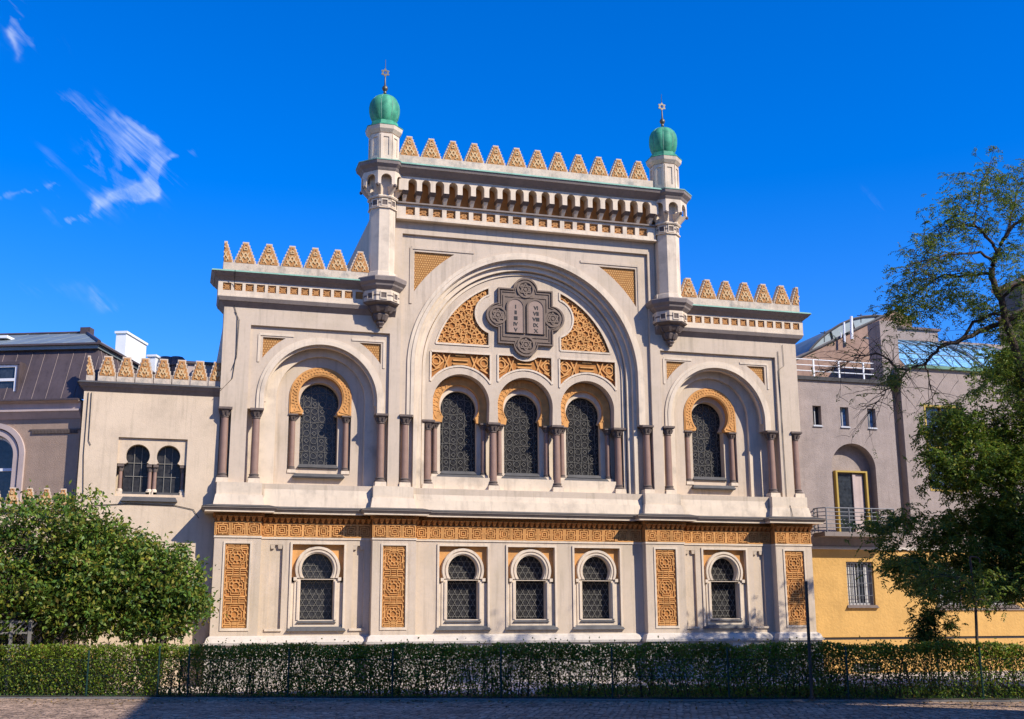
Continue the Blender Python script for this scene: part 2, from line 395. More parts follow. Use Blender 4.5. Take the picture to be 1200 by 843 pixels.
# tympanum outline with three open arches at its foot
tymp = [(-4.3,9.6)]
for xc in OC:
    tymp += [(xc-1.1,9.6)]+list(reversed(arc(xc,ZA,1.12,0,180,30)))+[(xc+1.1,9.6)]
tymp += [(4.3,9.6),(4.3,16.0),(-4.3,16.0)]
def circ_pts(cx,cz,r,p0,p1,n,ccw):
    a0 = atan2(p0[1]-cz,p0[0]-cx); a1 = atan2(p1[1]-cz,p1[0]-cx)
    if ccw and a1 < a0: a1 += 2*pi
    if not ccw and a1 > a0: a1 -= 2*pi
    return [(cx+r*cos(a0+(a1-a0)*i/n), cz+r*sin(a0+(a1-a0)*i/n)) for i in range(n+1)]
RP = 3.74
zc = CZ+sqrt(RP*RP-1.46**2); xb = sqrt(RP*RP-(12.62-CZ)**2)
bigL = [(-xb,12.62),(-1.46,12.62),(-1.46,13.17)]+circ_pts(-1.22,13.93,.8,(-1.46,13.17),(-1.46,14.69),16,False)[1:-1]+[(-1.46,14.69),(-1.46,zc)]+circ_pts(0,CZ,RP,(-1.46,zc),(-xb,12.62),24,True)[1:-1]
bigR = [(-x,z) for x,z in reversed(bigL)]
zq = ZA+sqrt(1.43**2-1.19**2)
def small(xc):
    return [(xc-1.19,12.3),(xc-1.19,zq)]+list(reversed(arc(xc,ZA,1.43,math.degrees(atan2(zq-ZA,1.19)),180-math.degrees(atan2(zq-ZA,1.19)),20)))[1:-1]+[(xc+1.19,zq),(xc+1.19,12.3)]
sL, sR = small(-2.6), small(2.6)
xm = 1.11; zm = ZA+sqrt(1.43**2-xm**2); am = math.degrees(atan2(zm-ZA,xm))
sM = [(-xm,12.32),(-xm,zm)]+list(reversed(arc(0,ZA,1.43,am,180-am,20)))[1:-1]+[(xm,zm),(xm,12.32),(.49,12.32)]+circ_pts(0,12.85,.72,(.49,12.32),(-.49,12.32),12,False)[1:-1]+[(-.49,12.32)]
c3.plate(tymp, [bigL,bigR,sL,sR,sM], .60, 1.16)
part(c1,'great_arch_wall',STUCCO); part(c2,'great_arch_reveal',TRIM); part(c3,'tympanum_wall',STUCCO)
cmo = part(cm,'great_arch_moulding',TRIM); part(ct,'tile_spandrel',OTILE)
# window wall behind the arcade
c4 = MB()
c4.plate(rect(-4.3,4.3,6.94,11.7), [hshoe(xc*.992,10.17,.72,.63,.72,7.72) for xc in OC], 1.15, 1.5)
part(c4,'window_surround_wall',TRIM)
for xc0 in OC:
    oring.mark(); orel.mark(); xc = xc0*.995
    rg = [(xc+1.1,9.62)]+arc(xc,ZA,1.1,0,180,36)+[(xc-1.1,9.62)]+[(xc-.68,9.62),(xc-.65,9.8)]+list(reversed(arc(xc,10.3,.79,-38,218,30)))+[(xc+.65,9.8),(xc+.68,9.62)]
    oring.plate(rg, [], 1.0, 1.16)
    sg = []
    for k in range(40):
        a = radians(-24+228*k/39); a2 = a+.12*(1 if k % 2 else -1)
        sg.append(((xc+.84*cos(a),10.3+.84*sin(a)),(xc+1.05*cos(a2),10.3+1.05*sin(a2))))
    for rr in (.82,1.05): sg += pathsegs(arc(xc,10.3,rr,-30,210,40))
    orel.bars(sg, .035, .978, 1.006)
oo = part(oring,'ochre_horseshoe_surround',OCHRE); part(orel,'carved_relief',OCHRE,oo)
# carved ochre fields of the tympanum
def field(name, poly, cell, y, w=.045, ox=0, oz=0, extra=()):
    g = MB(); g.poly(poly, y); o = part(g, name, OCHRED)
    r = MB(); r.bars(arabesque(poly, cell, ox, oz)+clip(list(extra),poly)+loopsegs(poly), w, y-.055, y+.002); part(r,'carved_relief',OCHRE,o)
    return o
for q in (bigL,bigR): field('carved_tympanum_panel', q, .44, .70)
for q,xc in ((sL,-2.6),(sR,2.6),(sM,0)):
    ex = []
    g = MB(); g.poly(q,.70); o = part(g,'carved_small_panel',OCHRED)
    for k in (-1,1):
        ex += [((xc+k*.75,12.4),(xc+k*.35,11.4)),((xc+k*.35,12.4),(xc+k*.75,11.4)),((xc+k*.2,12.2),(xc-k*.2,12.2)),((xc+k*.3,12.0),(xc-k*.3,12.0)),((xc+k*.3,11.85),(xc-k*.3,11.85))]
        ex += loopsegs(arc(xc+k*.95,11.95,.15,0,360,8)[:-1])+loopsegs(arc(xc+k*.95,11.95,.3,0,360,4)[:-1])+[((xc+k*1.19,11.5),(xc+k*.8,11.7))]
    r = MB(); r.bars(clip(ex,q)+loopsegs(q), .05, .645, .702); part(r,'carved_relief',OCHRE,o)
# raised cream borders of the fields
bd = MB()
for q in (bigL,bigR,sL,sR,sM): bd.mark(); bd.bars(loopsegs(q), .07, .565, .602)
part(bd,'panel_border',TRIM)

# medallion with the two tablets -------------------------------------------------
md = MB(); MZ = 13.88
quat = []
H = 1.13
for k in range(4):
    T = lambda x,z: [(x,z),(-z,x),(-x,-z),(z,-x)][k]
    lob = arc(0,H-.03,.5,0,180,20) if True else []
    pts = [(H,H)]+[(x,z) for x,z in arc(0,H-.02,.5,2,178,20)]
    quat += [T(x,z) for x,z in pts]
def Q(sc, dz=0): return [(x*sc, MZ+z*sc) for x,z in quat]
md.plate(Q(1.0), [], .50, .62)
mo = part(md,'tablet_medallion',MEDST)
mr = MB()
q1 = Q(1.0); mr.plate(q1, [Q(.95)], .44, .505); mr.plate(Q(.90), [Q(.86)], .465, .505)
mr.plate(rect(-.93,.93,MZ-.85,MZ+.85), [rect(-.86,.86,MZ-.78,MZ+.78)], .47, .503)
part(mr,'medallion_border',MEDST,mo)
tb = MB()
TX = .415
for s in (-1,1):
    xc = s*TX
    tb.plate([(xc-.31,MZ-.68),(xc+.31,MZ-.68)]+arc(xc,MZ+.38,.31,0,180,16), [], .455, .51)
    to = tb.build('law_tablet', TABL, mo); tb = MB()
    rimm = MB(); rimm.plate([(xc-.38,MZ-.68),(xc+.38,MZ-.68)]+arc(xc,MZ+.38,.38,0,180,16), [[(xc-.31,MZ-.676),(xc+.31,MZ-.676)]+arc(xc,MZ+.38,.31,0,180,16)], .43, .508)
    rimm.build('tablet_rim', MEDST, to)
    lines = (['I','II','III','IV','V'] if s < 0 else ['VI','VII','VIII','IX','X'])
    wid = ([.12,.30,.40,.44,.2] if s < 0 else [.46,.50,.50,.42,.30])
    for k,t in enumerate(lines):
        cu = bpy.data.curves.new('letters','FONT'); cu.body = t; cu.size = .21; cu.extrude = .006; cu.align_x = 'CENTER'; cu.offset = .008
        to_ = bpy.data.objects.new('tmp',cu); COL.objects.link(to_)
        bpy.context.view_layer.update()
        me = bpy.data.meshes.new_from_object(to_.evaluated_get(bpy.context.evaluated_depsgraph_get()))
        bpy.data.objects.remove(to_)
        if len(me.vertices) == 0: continue
        co = np.array([v.co[:] for v in me.vertices]); w = np.ptp(co[:,0]); cx = (co[:,0].max()+co[:,0].min())/2
        fx = min(1.0,.44/max(w,.01))
        for v in me.vertices:
            x,y,z = v.co; v.co = (xc+(x-cx)*fx, .449-z, MZ+.40-k*.235+y*.95-.08)
        me.materials.append(LETT); lo = bpy.data.objects.new('letters',me); COL.objects.link(lo); lo.parent = to
for dx,dz in ((0,1),(0,-1),(1,0),(-1,0)):
    cx,cz = dx*1.13, MZ+dz*1.13
    st = MB(); st.plate(arc(cx,cz,.36,0,360,24)[:-1], [arc(cx,cz,.29,0,360,24)[:-1]], .445, .503)
    for a0 in (90,270):
        st.bars(loopsegs([(cx+.25*cos(radians(a0+120*i)),cz+.25*sin(radians(a0+120*i))) for i in range(3)]), .05, .455, .503)
    st.plate(arc(cx,cz,.07,0,360,10)[:-1], [], .452, .503)
    st.build('star_roundel', MEDST, mo)

# windows: glass + lead lattice -------------------------------------------------
def window(xc, cz, r, neck, jamb, zb, y, kind, parent=SYN, name='horseshoe_window'):
    loop = hshoe(xc,cz,r,neck,jamb,zb)
    g = MB(); g.poly([(xc+(x-xc)*1.05,cz+(z-cz)*1.03) for x,z in loop], y); w = g.build(name, GLASS, parent)
    sg = []; top = cz+r
    if kind == 'star':
        d = .20
        for k in range(-2,16): sg.append(((xc-jamb,zb+.1+k*d),(xc+jamb,zb+.1+k*d)))
        h = (top-zb)
        for k in range(-12,14):
            x = xc+k*d*1.155
            sg += [((x,zb-.2),(x+3/1.732,zb+2.8)),((x,zb-.2),(x-3/1.732,zb+2.8))]
        lw = .010
    else:
        d = jamb/2.5
        for k in range(-2,3): sg.append(((xc+k*d,zb),(xc+k*d,top)))
        nz = int((top-zb)/d)+1
        for j in range(nz+1):
            z = zb+.12+j*d
            for k in (-2.5,-1.5,-.5,.5,1.5,2.5):
                x = xc+k*d
                if (j+int(k+3)) % 2: sg += loopsegs(arc(x,z,d*.42,0,360,8)[:-1])
                else:
                    sg += loopsegs([(x-d*.3,z),(x,z-d*.3),(x+d*.3,z),(x,z+d*.3)])
            if j % 2: sg.append(((xc-jamb,z+d/2),(xc+jamb,z+d/2)))
        lw = .010
    b = MB(); b.bars(clip(sg,loop), lw, y-.03, y-.008); b.build('lead_lattice', LEAD, w)
    f = MB(); f.plate([(xc+(x-xc)*1.04,cz+(z-cz)*1.02) for x,z in loop], [[(xc+(x-xc)*.965,cz+(z-cz)*.98) for x,z in loop]], y-.05, y-.001)
    f.build('window_frame', IRON, w)
    return w
for s in (-1,1): window(s*WC,10.18,.74,.57,.70,7.8,1.42,'ring')
for xc in OC: window(xc*.992,10.17,.72,.63,.72,7.72,1.42,'ring')
for xc in (-7.92,-2.607,0,2.607,7.92): window(xc,3.97,.56,.46,.585,2.2,.42,'star')

# sills ------------------------------------------------------------------
def sill(xc, hw, z, y0, y1, name='window_sill', m=SILL):
    b = MB(); b.hexa((xc-hw,xc+hw,y0,y1),(xc-hw+.08,xc+hw-.08,y0+.1,y1),z-.075,z+.05); b.box(xc-hw+.03,xc+hw-.03,y0+.03,y1,z-.115,z-.076); return b.build(name, m, SYN)
for s in (-1,1): sill(s*WC,.95,7.39,.56,1.1)
for xc in OC: sill(xc*.992,.94,7.53,.72,1.3)
for xc in OC: sill(xc*.992,.72,7.71,1.06,1.44)
for s in (-1,1): sill(s*WC,.76,7.78,.94,1.44)
b = MB(); b.hexa((-4.22,4.22,.02,.95),(-4.17,4.17,.14,.95),6.86,6.93); b.build('arcade_ledge',SILL,SYN)
ledge2 = MB(); ledge2.box(-4.163,4.163,.40,.66,6.934,6.988); ledge2.box(-4.16,4.16,.66,1.14,7.0,7.47)
part(ledge2,'arcade_step',TRIM)

# columns ------------------------------------------------------------------
CAPM = {}
def column(x, y, z0, z1, r, parent=SYN):
    key = (round(z1-z0,2), r)
    if key in CAPM:
        return copy_tree(CAPM[key], parent, (x,y,z0))
    h = z1-z0; hb = r*2.4; hc = r*2.6
    sh = MB(); sh.lathe([(r*1.03,hb*.98),(r,hb+.1),(r*.98,h*.5),(r*.9,h-hc+.02)],0,0,18)
    o = sh.build('column', PINK, parent, 40, (x,y,z0))
    ba = MB(); ba.hexa((-r*1.5,r*1.5,-r*1.5,r*1.5),(-r*1.4,r*1.4,-r*1.4,r*1.4),0,hb*.5)
    ba.build('column_plinth', TRIM, o)
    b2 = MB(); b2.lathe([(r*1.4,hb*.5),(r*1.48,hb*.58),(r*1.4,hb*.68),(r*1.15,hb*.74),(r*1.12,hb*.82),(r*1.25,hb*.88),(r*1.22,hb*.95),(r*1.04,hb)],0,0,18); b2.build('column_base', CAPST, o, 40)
    cp = MB(); zc = h-hc
    cp.lathe([(r*.92,zc),(r*1.1,zc+.03),(r*.95,zc+.06),(r*.98,zc+hc*.3),(r*1.15,zc+hc*.5),(r*1.4,zc+hc*.66)],0,0,16)
    for k in range(8):
        a = pi/4*k+pi/8; cp.hexa((cos(a)*r*1.0-.2*r,cos(a)*r*1.0+.2*r,sin(a)*r*1.0-.2*r,sin(a)*r*1.0+.2*r),(cos(a)*r*1.4-.25*r,cos(a)*r*1.4+.25*r,sin(a)*r*1.4-.25*r,sin(a)*r*1.4+.25*r),zc+hc*.22,zc+hc*.62)
    cp.hexa((-r*1.3,r*1.3,-r*1.3,r*1.3),(-r*1.6,r*1.6,-r*1.6,r*1.6),zc+hc*.68,zc+hc*.8); cp.box(-r*1.65,r*1.65,-r*1.65,r*1.65,zc+hc*.8,h)
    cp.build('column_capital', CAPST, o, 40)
    CAPM[key] = o; return o
for s in (-1,1):
    for x in (11.38,10.28,5.74): column(s*x, .14, ZL, 9.655, .145)
    column(s*4.84, .14, ZL, 9.655, .145)
    for k in (-1,1): column(s*WC+k*.985, .90, 7.46, 9.655, .105)
for x in (-3.86,-1.285,1.285,3.86): column(x, .72, 6.99, 9.6, .15)
for xc in OC:
    for k in (-1,1): column(xc*.995+k*.965, .98, 7.47, 9.6, .1)

# base of the upper storey, pedestals and string course ------------------------
pd = MB()
for s in (-1,1):
    for x0,x1 in ((10.0,11.56),(4.56,6.04)):
        a,b_ = sorted((s*x0,s*x1))
        pd.mark(); pd.box(a,b_,-.26,.4,6.52,ZL-.003); pd.hexa((a-.1,b_+.1,-.38,.3),(a-.03,b_+.03,-.30,.3),6.14,6.515)
        pd.box(a-.02,b_+.02,-.29,.3,6.36,6.40)
    a,b_ = sorted((s*6.1,s*9.93)); pd.mark(); pd.hexa((a,b_,-.12,.3),(a,b_,-.06,.3),6.1,6.5); pd.hexa((a,b_,-.04,.3),(a,b_,.02,.3),6.502,6.9)
pd.mark(); pd.hexa((-4.5,4.5,-.12,.3),(-4.5,4.5,-.06,.3),6.1,6.5); pd.hexa((-4.5,4.5,-.04,.1),(-4.5,4.5,.03,.1),6.502,6.855)
part(pd,'pedestal_course',TRIM)
PILX = [(-11.55,-9.96),(-6.05,-4.46),(4.46,6.05),(9.96,11.55)]
sc_ = MB(); sf_ = MB(); sl = MB(); dn = MB(); fz = MB(); fzr = MB(); wl = MB(); pf = MB()
def string(x0,x1,yf,e0,e1):
    for q in (dn,fz,fzr,pf,sc_,sl): q.mark()
    sc_.hexa((x0-e0*.40,x1+e1*.40,yf-.40,.3),(x0-e0*.46,x1+e1*.46,yf-.46,.3),5.925,6.0)
    sc_.box(x0-e0*.47,x1+e1*.47,yf-.47,.3,6.001,6.045); sf_.mark(); sf_.box(x0-e0*.38,x1+e1*.38,yf-.38,.29,5.862,5.924); sl.hexa((x0-e0*.49,x1+e1*.49,yf-.49,.3),(x0-e0*.2,x1+e1*.2,yf-.15,.3),6.046,6.135)
    dn.box(x0-e0*.07,x1+e1*.07,yf-.07,.28,5.74,5.86)
    n = max(1,round((x1-x0)/.205)); p = (x1-x0)/n
    for k in range(n):
        xc = x0+(k+.5)*p
        dn.hexa((xc-.03,xc+.03,yf-.10,yf),(xc-.075,xc+.075,yf-.22,yf),5.57,5.72); dn.box(xc-.085,xc+.085,yf-.24,yf,5.72,5.739)
    fz.box(x0,x1,yf,.27,5.07,5.738)
    n = max(1,round((x1-x0)/.51)); p = (x1-x0)/n; sg = []
    for k in range(n):
        xc = x0+(k+.5)*p; zc = 5.30
        for h_ in (.215,.145,.08): sg += loopsegs(rect(xc-h_,xc+h_,zc-h_,zc+h_))
        sg += [((xc-.215,zc),(xc-.145,zc)),((xc+.215,zc),(xc+.145,zc)),((xc,zc-.215),(xc,zc-.145)),((xc,zc+.215),(xc,zc+.145)),((xc-.03,zc),(xc+.03,zc))]
        sg.append(((x0+k*p,5.09),(x0+k*p,5.52)))
    sg += [((x0,5.54),(x1,5.54)),((x0,5.095),(x1,5.095))]
    fzr.bars(sg, .034, yf-.045, yf+.002)
    pf.box(x0-.02*e0,x1+.02*e1,yf-.035,.26,5.0,5.068)
for i,(x0,x1) in enumerate(PILX): string(x0,x1,-.40,1,1)
string(-9.955,-6.055,0,0,0); string(-4.455,4.455,0,0,0); string(6.055,9.955,0,0,0)
part(sf_,'string_course_fillet',TRIM); o = part(sc_,'string_course',STRING); part(sl,'string_course_flashing',SILL,o)
o = part(fz,'key_pattern_frieze',OCHRED); part(fzr,'carved_relief',OCHRE,o); part(dn,'frieze_corbels',OCHRED,o)  # corbels take the darker ochre to stand for the deep shade on them
part(pf,'frieze_fillet',TRIM)

# lower storey ----------------------------------------------------------------
low = MB(); lf = MB(); lo_o = MB(); np_ = MB(); lring = MB(); lsur = MB()
def lowwall(x0,x1,wins,niches):
    low.mark()
    hs = [rect(w-.915,w+.915,1.93,4.83) for w in wins]+[rect(a,b_,1.9,4.80) for a,b_ in niches]
    low.plate(rect(x0,x1,1.3,5.0), hs, 0, .5)
    for w in wins:
        for q in (lo_o,lsur,lring,lf): q.mark()
        lo_o.plate([(w-.93,3.68),(w-.6,3.68)]+list(reversed(arc(w,3.97,.68,-25,205,30)))+[(w+.6,3.68),(w+.93,3.68),(w+.93,4.85),(w-.93,4.85)], [], .155, .26)
        lsur.plate(rect(w-.80,w+.80,1.9,3.62), [[(w-.585,2.2),(w+.585,2.2),(w+.585,3.6),(w-.585,3.6)]], .07, .45)
        g = arc(w,3.97,.80,-25,205,30)+list(reversed(arc(w,3.97,.56,-34,214,30)))
        lsur.plate(g, [], .07, .45)
        lring.plate(arc(w,3.97,.785,-24,204,30)+list(reversed(arc(w,3.97,.70,-26,206,30))), [], .02, .08)
        lring.plate(arc(w,3.97,.66,-28,208,30)+list(reversed(arc(w,3.97,.60,-31,211,30))), [], .035, .08)
        for k in (-1,1):
            a,b_ = sorted((w+k*.62,w+k*.70)); lring.box(a,b_,.03,.08,2.2,3.55)
            a,b_ = sorted((w+k*.80,w+k*.912)); lring.box(a,b_,.10,.16,1.95,3.5)
            a,b_ = sorted((w+k*.72,w+k*.84)); lring.box(a,b_,.0,.09,3.56,3.68)
        fr_ = MB()
        lf.plate(rect(w-.99,w+.99,1.90,4.905), [rect(w-.915,w+.915,1.9,4.83)], -.045, .02)
        bs = MB(); bs.hexa((w-1.04,w+1.04,-.12,.2),(w-.95,w+.95,.0,.2),1.82,1.97); bs.build('window_sill',SILL,SYN)
        bs = MB(); bs.hexa((w-.70,w+.70,.0,.2),(w-.62,w+.62,.10,.2),2.10,2.2); bs.build('window_sill',SILL,SYN)
    for a,b_ in niches:
        np_.mark(); lf.mark(); np_.poly(rect(a-.01,b_+.01,1.89,4.81), .10)
        xc = (a+b_)/2
        for k in (-1,1):
            low.hexa((xc+k*.13-.06,xc+k*.13+.06,.02,.12),(xc+k*.13-.085,xc+k*.13+.085,.006,.12),4.66,4.795)
        lf.box(a-.09,b_+.05,-.06,.02,1.82,1.9)
lowwall(-9.955,-6.055,[-7.92],[(-9.62,-9.17),(-6.68,-6.28)])
lowwall(-4.455,4.455,[-2.607,0,2.607],[])
lowwall(6.055,9.955,[7.92],[(6.28,6.68),(9.17,9.62)])
for (x0,x1) in PILX:
    low.mark(); lf.mark(); low.plate(rect(x0,x1,1.3,5.0), [rect((x0+x1)/2-.42,(x0+x1)/2+.42,1.93,4.80)], -.40, .3)
    xc = (x0+x1)/2
    lf.plate(rect(xc-.485,xc+.485,1.84,4.87), [rect(xc-.42,xc+.42,1.93,4.80)], -.43, -.39)
    g = MB(); g.poly(rect(xc-.425,xc+.425,1.92,4.81), -.342); o = g.build('carved_pilaster_panel', OCHRED, SYN)
    sg = loopsegs(rect(xc-.39,xc+.39,1.97,4.76))
    for zc in (4.32,3.36,2.40):
        sg += loopsegs(crossoct(xc,zc,.30))+loopsegs(crossoct(xc,zc,.22))+loopsegs(star8(xc,zc,.14))
        sg += loopsegs(rect(xc-.33,xc+.33,zc-.36,zc+.36))
        sg += [((xc+.22*cos(k*pi/4),zc+.22*sin(k*pi/4)),(xc+.1*cos(k*pi/4),zc+.1*sin(k*pi/4))) for k in range(8)]
    for zc in (3.84,2.88,2.03,4.70):
        for d in (-.10,-.04,.04,.10):
            sg += [((xc-.33,zc+d),(xc-.12,zc+d)),((xc+.12,zc+d),(xc+.33,zc+d)),((xc-.08,zc+d),(xc+.08,zc+d))]
        sg += [((xc-.12,zc-.1),(xc-.12,zc+.1)),((xc+.12,zc-.1),(xc+.12,zc+.1))]
    for k in range(14):
        zz = 2.0+k*.2; sg += [((xc-.39,zz),(xc-.33,zz+.1)),((xc+.39,zz),(xc+.33,zz+.1))]
    r = MB(); r.bars(sg, .026, -.385, -.343); r.build('carved_relief', OCHRE, o)
part(low,'lower_wall',STUCCO); part(lf,'lower_frame',TRIM); part(lo_o,'window_spandrel',OCHRE); part(np_,'recessed_panel',STUCCO)
part(lsur,'window_surround',TRIM); part(lring,'window_moulding',TRIM)
pl = MB(); pl2 = MB()
for x0,x1,y,e in [(*p,-.4,1) for p in PILX]+[(-9.955,-6.055,0,0),(-4.455,4.455,0,0),(6.055,9.955,0,0)]:
    pl.mark(); pl2.mark(); pl.hexa((x0-.16*e,x1+.16*e,y-.2,.2),(x0-.1*e,x1+.1*e,y-.12,.2),1.44,1.6); pl.hexa((x0-.1*e,x1+.1*e,y-.12,.2),(x0,x1,y-.002,.2),1.601,1.67)
    pl2.box(x0-.2*e,x1+.2*e,y-.24,.2,1.36,1.438); pl2.box(x0-.14*e,x1+.14*e,y-.16,.2,0,1.358)
part(pl,'plinth_moulding',PLINTH); part(pl2,'plinth',PLINB)

# wing cornices ---------------------------------------------------------------
wc = MB(); wb = MB(); wo = MB(); wg = MB(); wt = MB(); wcp = MB(); wpl = MB()
for s in (-1,1):
    for q in (wc,wb,wo,wg,wt,wcp,wpl): q.mark()
    def hx(mb,xo0,y0,xo1,y1,z0,z1,xi=5.3):
        q = lambda xo: tuple(sorted((s*xi,s*xo)))
        mb.hexa((*q(xo0),y0,1.2),(*q(xo1),y1,1.2),z0,z1)
    hx(wc,11.60,-.005,11.78,-.17,13.38,13.56); hx(wc,11.80,-.20,11.86,-.26,13.561,13.70); hx(wt,11.86,-.26,11.86,-.26,13.701,13.76)
    hx(wc,11.74,-.12,11.74,-.12,13.76,14.40)
    hx(wc,11.84,-.24,11.98,-.38,14.29,14.42); hx(wc,12.0,-.40,12.12,-.55,14.421,14.56); hx(wcp,12.13,-.56,12.10,-.53,14.561,14.62); hx(wc,11.75,-.36,11.75,-.36,14.60,14.66)
    hx(wpl,11.72,-.30,11.72,-.30,14.66,14.98)
    xs = [11.55-.403*k for k in range(14)]
    wb.plate([(s*x,z) for x,z in rect(5.35,11.86,13.761,14.288)], [[(s*x,z) for x,z in rect(x_-.145,x_+.145,13.93,14.21)] for x_ in xs if x_ > 6.15], -.24, -.10)
    wb.box(*sorted((s*11.74,s*11.858)), -.10,1.2,13.762,14.287)
    wo.poly([(s*x,z) for x,z in rect(5.6,11.80,13.88,14.25)], -.16)
    wg.bars([((s*6.2,14.062),(s*11.7,14.062))], .03, -.19, -.158)
    for x_ in xs:
        if x_ > 6.15: wg.bars([((s*x_-.11,13.96),(s*x_+.11,14.17)),((s*x_-.11,14.17),(s*x_+.11,13.96))]+loopsegs(arc(s*x_,14.06,.07,0,360,8)[:-1]), .04, -.20, -.158)
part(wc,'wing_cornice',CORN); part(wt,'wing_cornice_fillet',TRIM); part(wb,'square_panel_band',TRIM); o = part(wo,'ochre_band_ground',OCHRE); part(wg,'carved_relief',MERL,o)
part(wcp,'cornice_flashing',COPED); part(wpl,'parapet',MERLS)

# top of the middle bay --------------------------------------------------------
tc_ = MB(); ta = MB(); to_ = MB(); tq = MB(); tqo = MB(); tg = MB(); tcp = MB(); tbk = MB(); tpl = MB()
P = .536; NX = [(-9+k)*P for k in range(19)]
tq.plate(rect(-5.36,5.36,17.30,17.86), [rect(x-.18,x+.18,17.44,17.76) for x in NX], -.24, .3)
tq.box(-5.37,5.37,-.30,.3,17.24,17.299)
tqo.poly(rect(-5.2,5.2,17.4,17.8), -.12)
tg.bars([((-5.0,17.6),(5.0,17.6))], .03, -.155, -.118)
for x in NX: tg.bars([((x-.13,17.47),(x,17.6)),((x+.13,17.47),(x,17.6)),((x-.13,17.6),(x,17.73)),((x+.13,17.6),(x,17.73))]+loopsegs(arc(x,17.6,.07,0,360,8)[:-1]), .045, -.165, -.118)
tc_.box(-5.36,5.36,-.34,.3,17.861,17.92)
to_.poly(rect(-5.3,5.3,17.9,18.9), -.16)
ap = [(-5.36,18.28)]
for x in NX: ap += [(x-.17,18.28)]+list(reversed(arc(x,18.60,.17,0,180,10)))+[(x+.17,18.28)]
ap += [(5.36,18.28),(5.36,18.86),(-5.36,18.86)]
ta.plate(ap, [], -.62, -.14)
for k in range(20):
    x = (-9.5+k)*P
    tbk.mark(); ta.hexa((x-.06,x+.06,-.32,-.14),(x-.085,x+.085,-.50,-.14),17.921,18.15); tbk.hexa((x-.1,x+.1,-.52,-.14),(x-.13,x+.13,-.66,-.14),18.15,18.279)
def top(mb,e0,y0,e1,y1,z0,z1): mb.hexa((-5.36-e0,5.36+e0,y0,1.2),(-5.36-e1,5.36+e1,y1,1.2),z0,z1)
top(tc_,0,-.66,0,-.72,18.862,18.93); top(tc_,0,-.74,0,-.93,18.931,19.08); top(tc_,0,-.95,0,-1.0,19.081,19.2); top(tcp,0,-1.03,0,-1.0,19.201,19.27); top(tpl,-.02,-.31,-.02,-.31,19.271,19.84)
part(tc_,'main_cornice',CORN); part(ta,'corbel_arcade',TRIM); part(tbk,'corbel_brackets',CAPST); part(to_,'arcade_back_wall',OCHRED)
part(tq,'square_panel_band',TRIM); o = part(tqo,'ochre_band_ground',OCHRE); part(tg,'carved_relief',MERL,o); part(tcp,'cornice_flashing',COPED); part(tpl,'parapet',MERLS)

# merlons --------------------------------------------------------------------
def stepped(w, h, n, tipw):
    pts = []
    for k in range(n):
        x = w-(w-tipw)*(k/(n-1))**1.03; pts += [(x,h*k/n),(x,h*(k+1)/n)]
    return pts+[(-x,z) for x,z in reversed(pts)]
def merlon(w, h, n, tip, d, parent, mo=MERL, ms=MERLS, half=0):
    cut = (lambda pts: [(max(0,x*half)*half if half else x,z) for x,z in pts]) if half else (lambda pts: pts)
    st0 = stepped(w,h,n,tip)
    if half: st0 = ([(x*half,z) for x,z in st0 if x > 0]+[(0,h),(0,0)])
    b = MB(); b.plate(st0, [], 0, d, True); m = b.build('merlon', ms, parent)
    o = MB(); st = stepped(w*.84,h*.93,n,tip*.72)
    if half: st = [(x*half,z) for x,z in st if x > 0]+[(.02*half,h*.9),(.02*half,0)]
    o.plate(st, [] if half else [arc(0,h*.82,.035,0,360,6)[:-1]], -.03, .001); o.build('merlon_field', mo, m); o = MB()
    sg = [((-w*.5,h*.1),(0,h*.5)),((w*.5,h*.1),(0,h*.5)),((-w*.32,h*.5),(0,h*.2)),((w*.32,h*.5),(0,h*.2)),((-w*.18,h*.62),(w*.18,h*.62)),((-w*.5,h*.3),(-w*.22,h*.05)),((w*.5,h*.3),(w*.22,h*.05))]+loopsegs(arc(0,h*.35,w*.2,0,360,8)[:-1])+pathsegs(arc(0,h*.66,w*.16,0,180,6))
    if half: sg = [s_ for s_ in sg if s_[0][0]*half >= 0 and s_[1][0]*half >= 0]
    o.bars(sg, .04, -.06, -.031); o.build('merlon_ornament', MERLI, m)
    return m
m0 = merlon(.395,.82,7,.115,.26,SYN); m0.location = (-4.91,-.28,19.84)
for k in range(1,12): copy_tree(m0, SYN, (-4.91+.8736*k,-.28,19.84))
for s in (-1,1):
    for k in range(6): copy_tree(m0, SYN, (s*(6.72+.846*k),-.28,14.97))
    c = merlon(.35,.80,7,.12,.26,SYN,half=-s); c.location = (s*11.72,-.28,14.97)   # half merlon at the corner

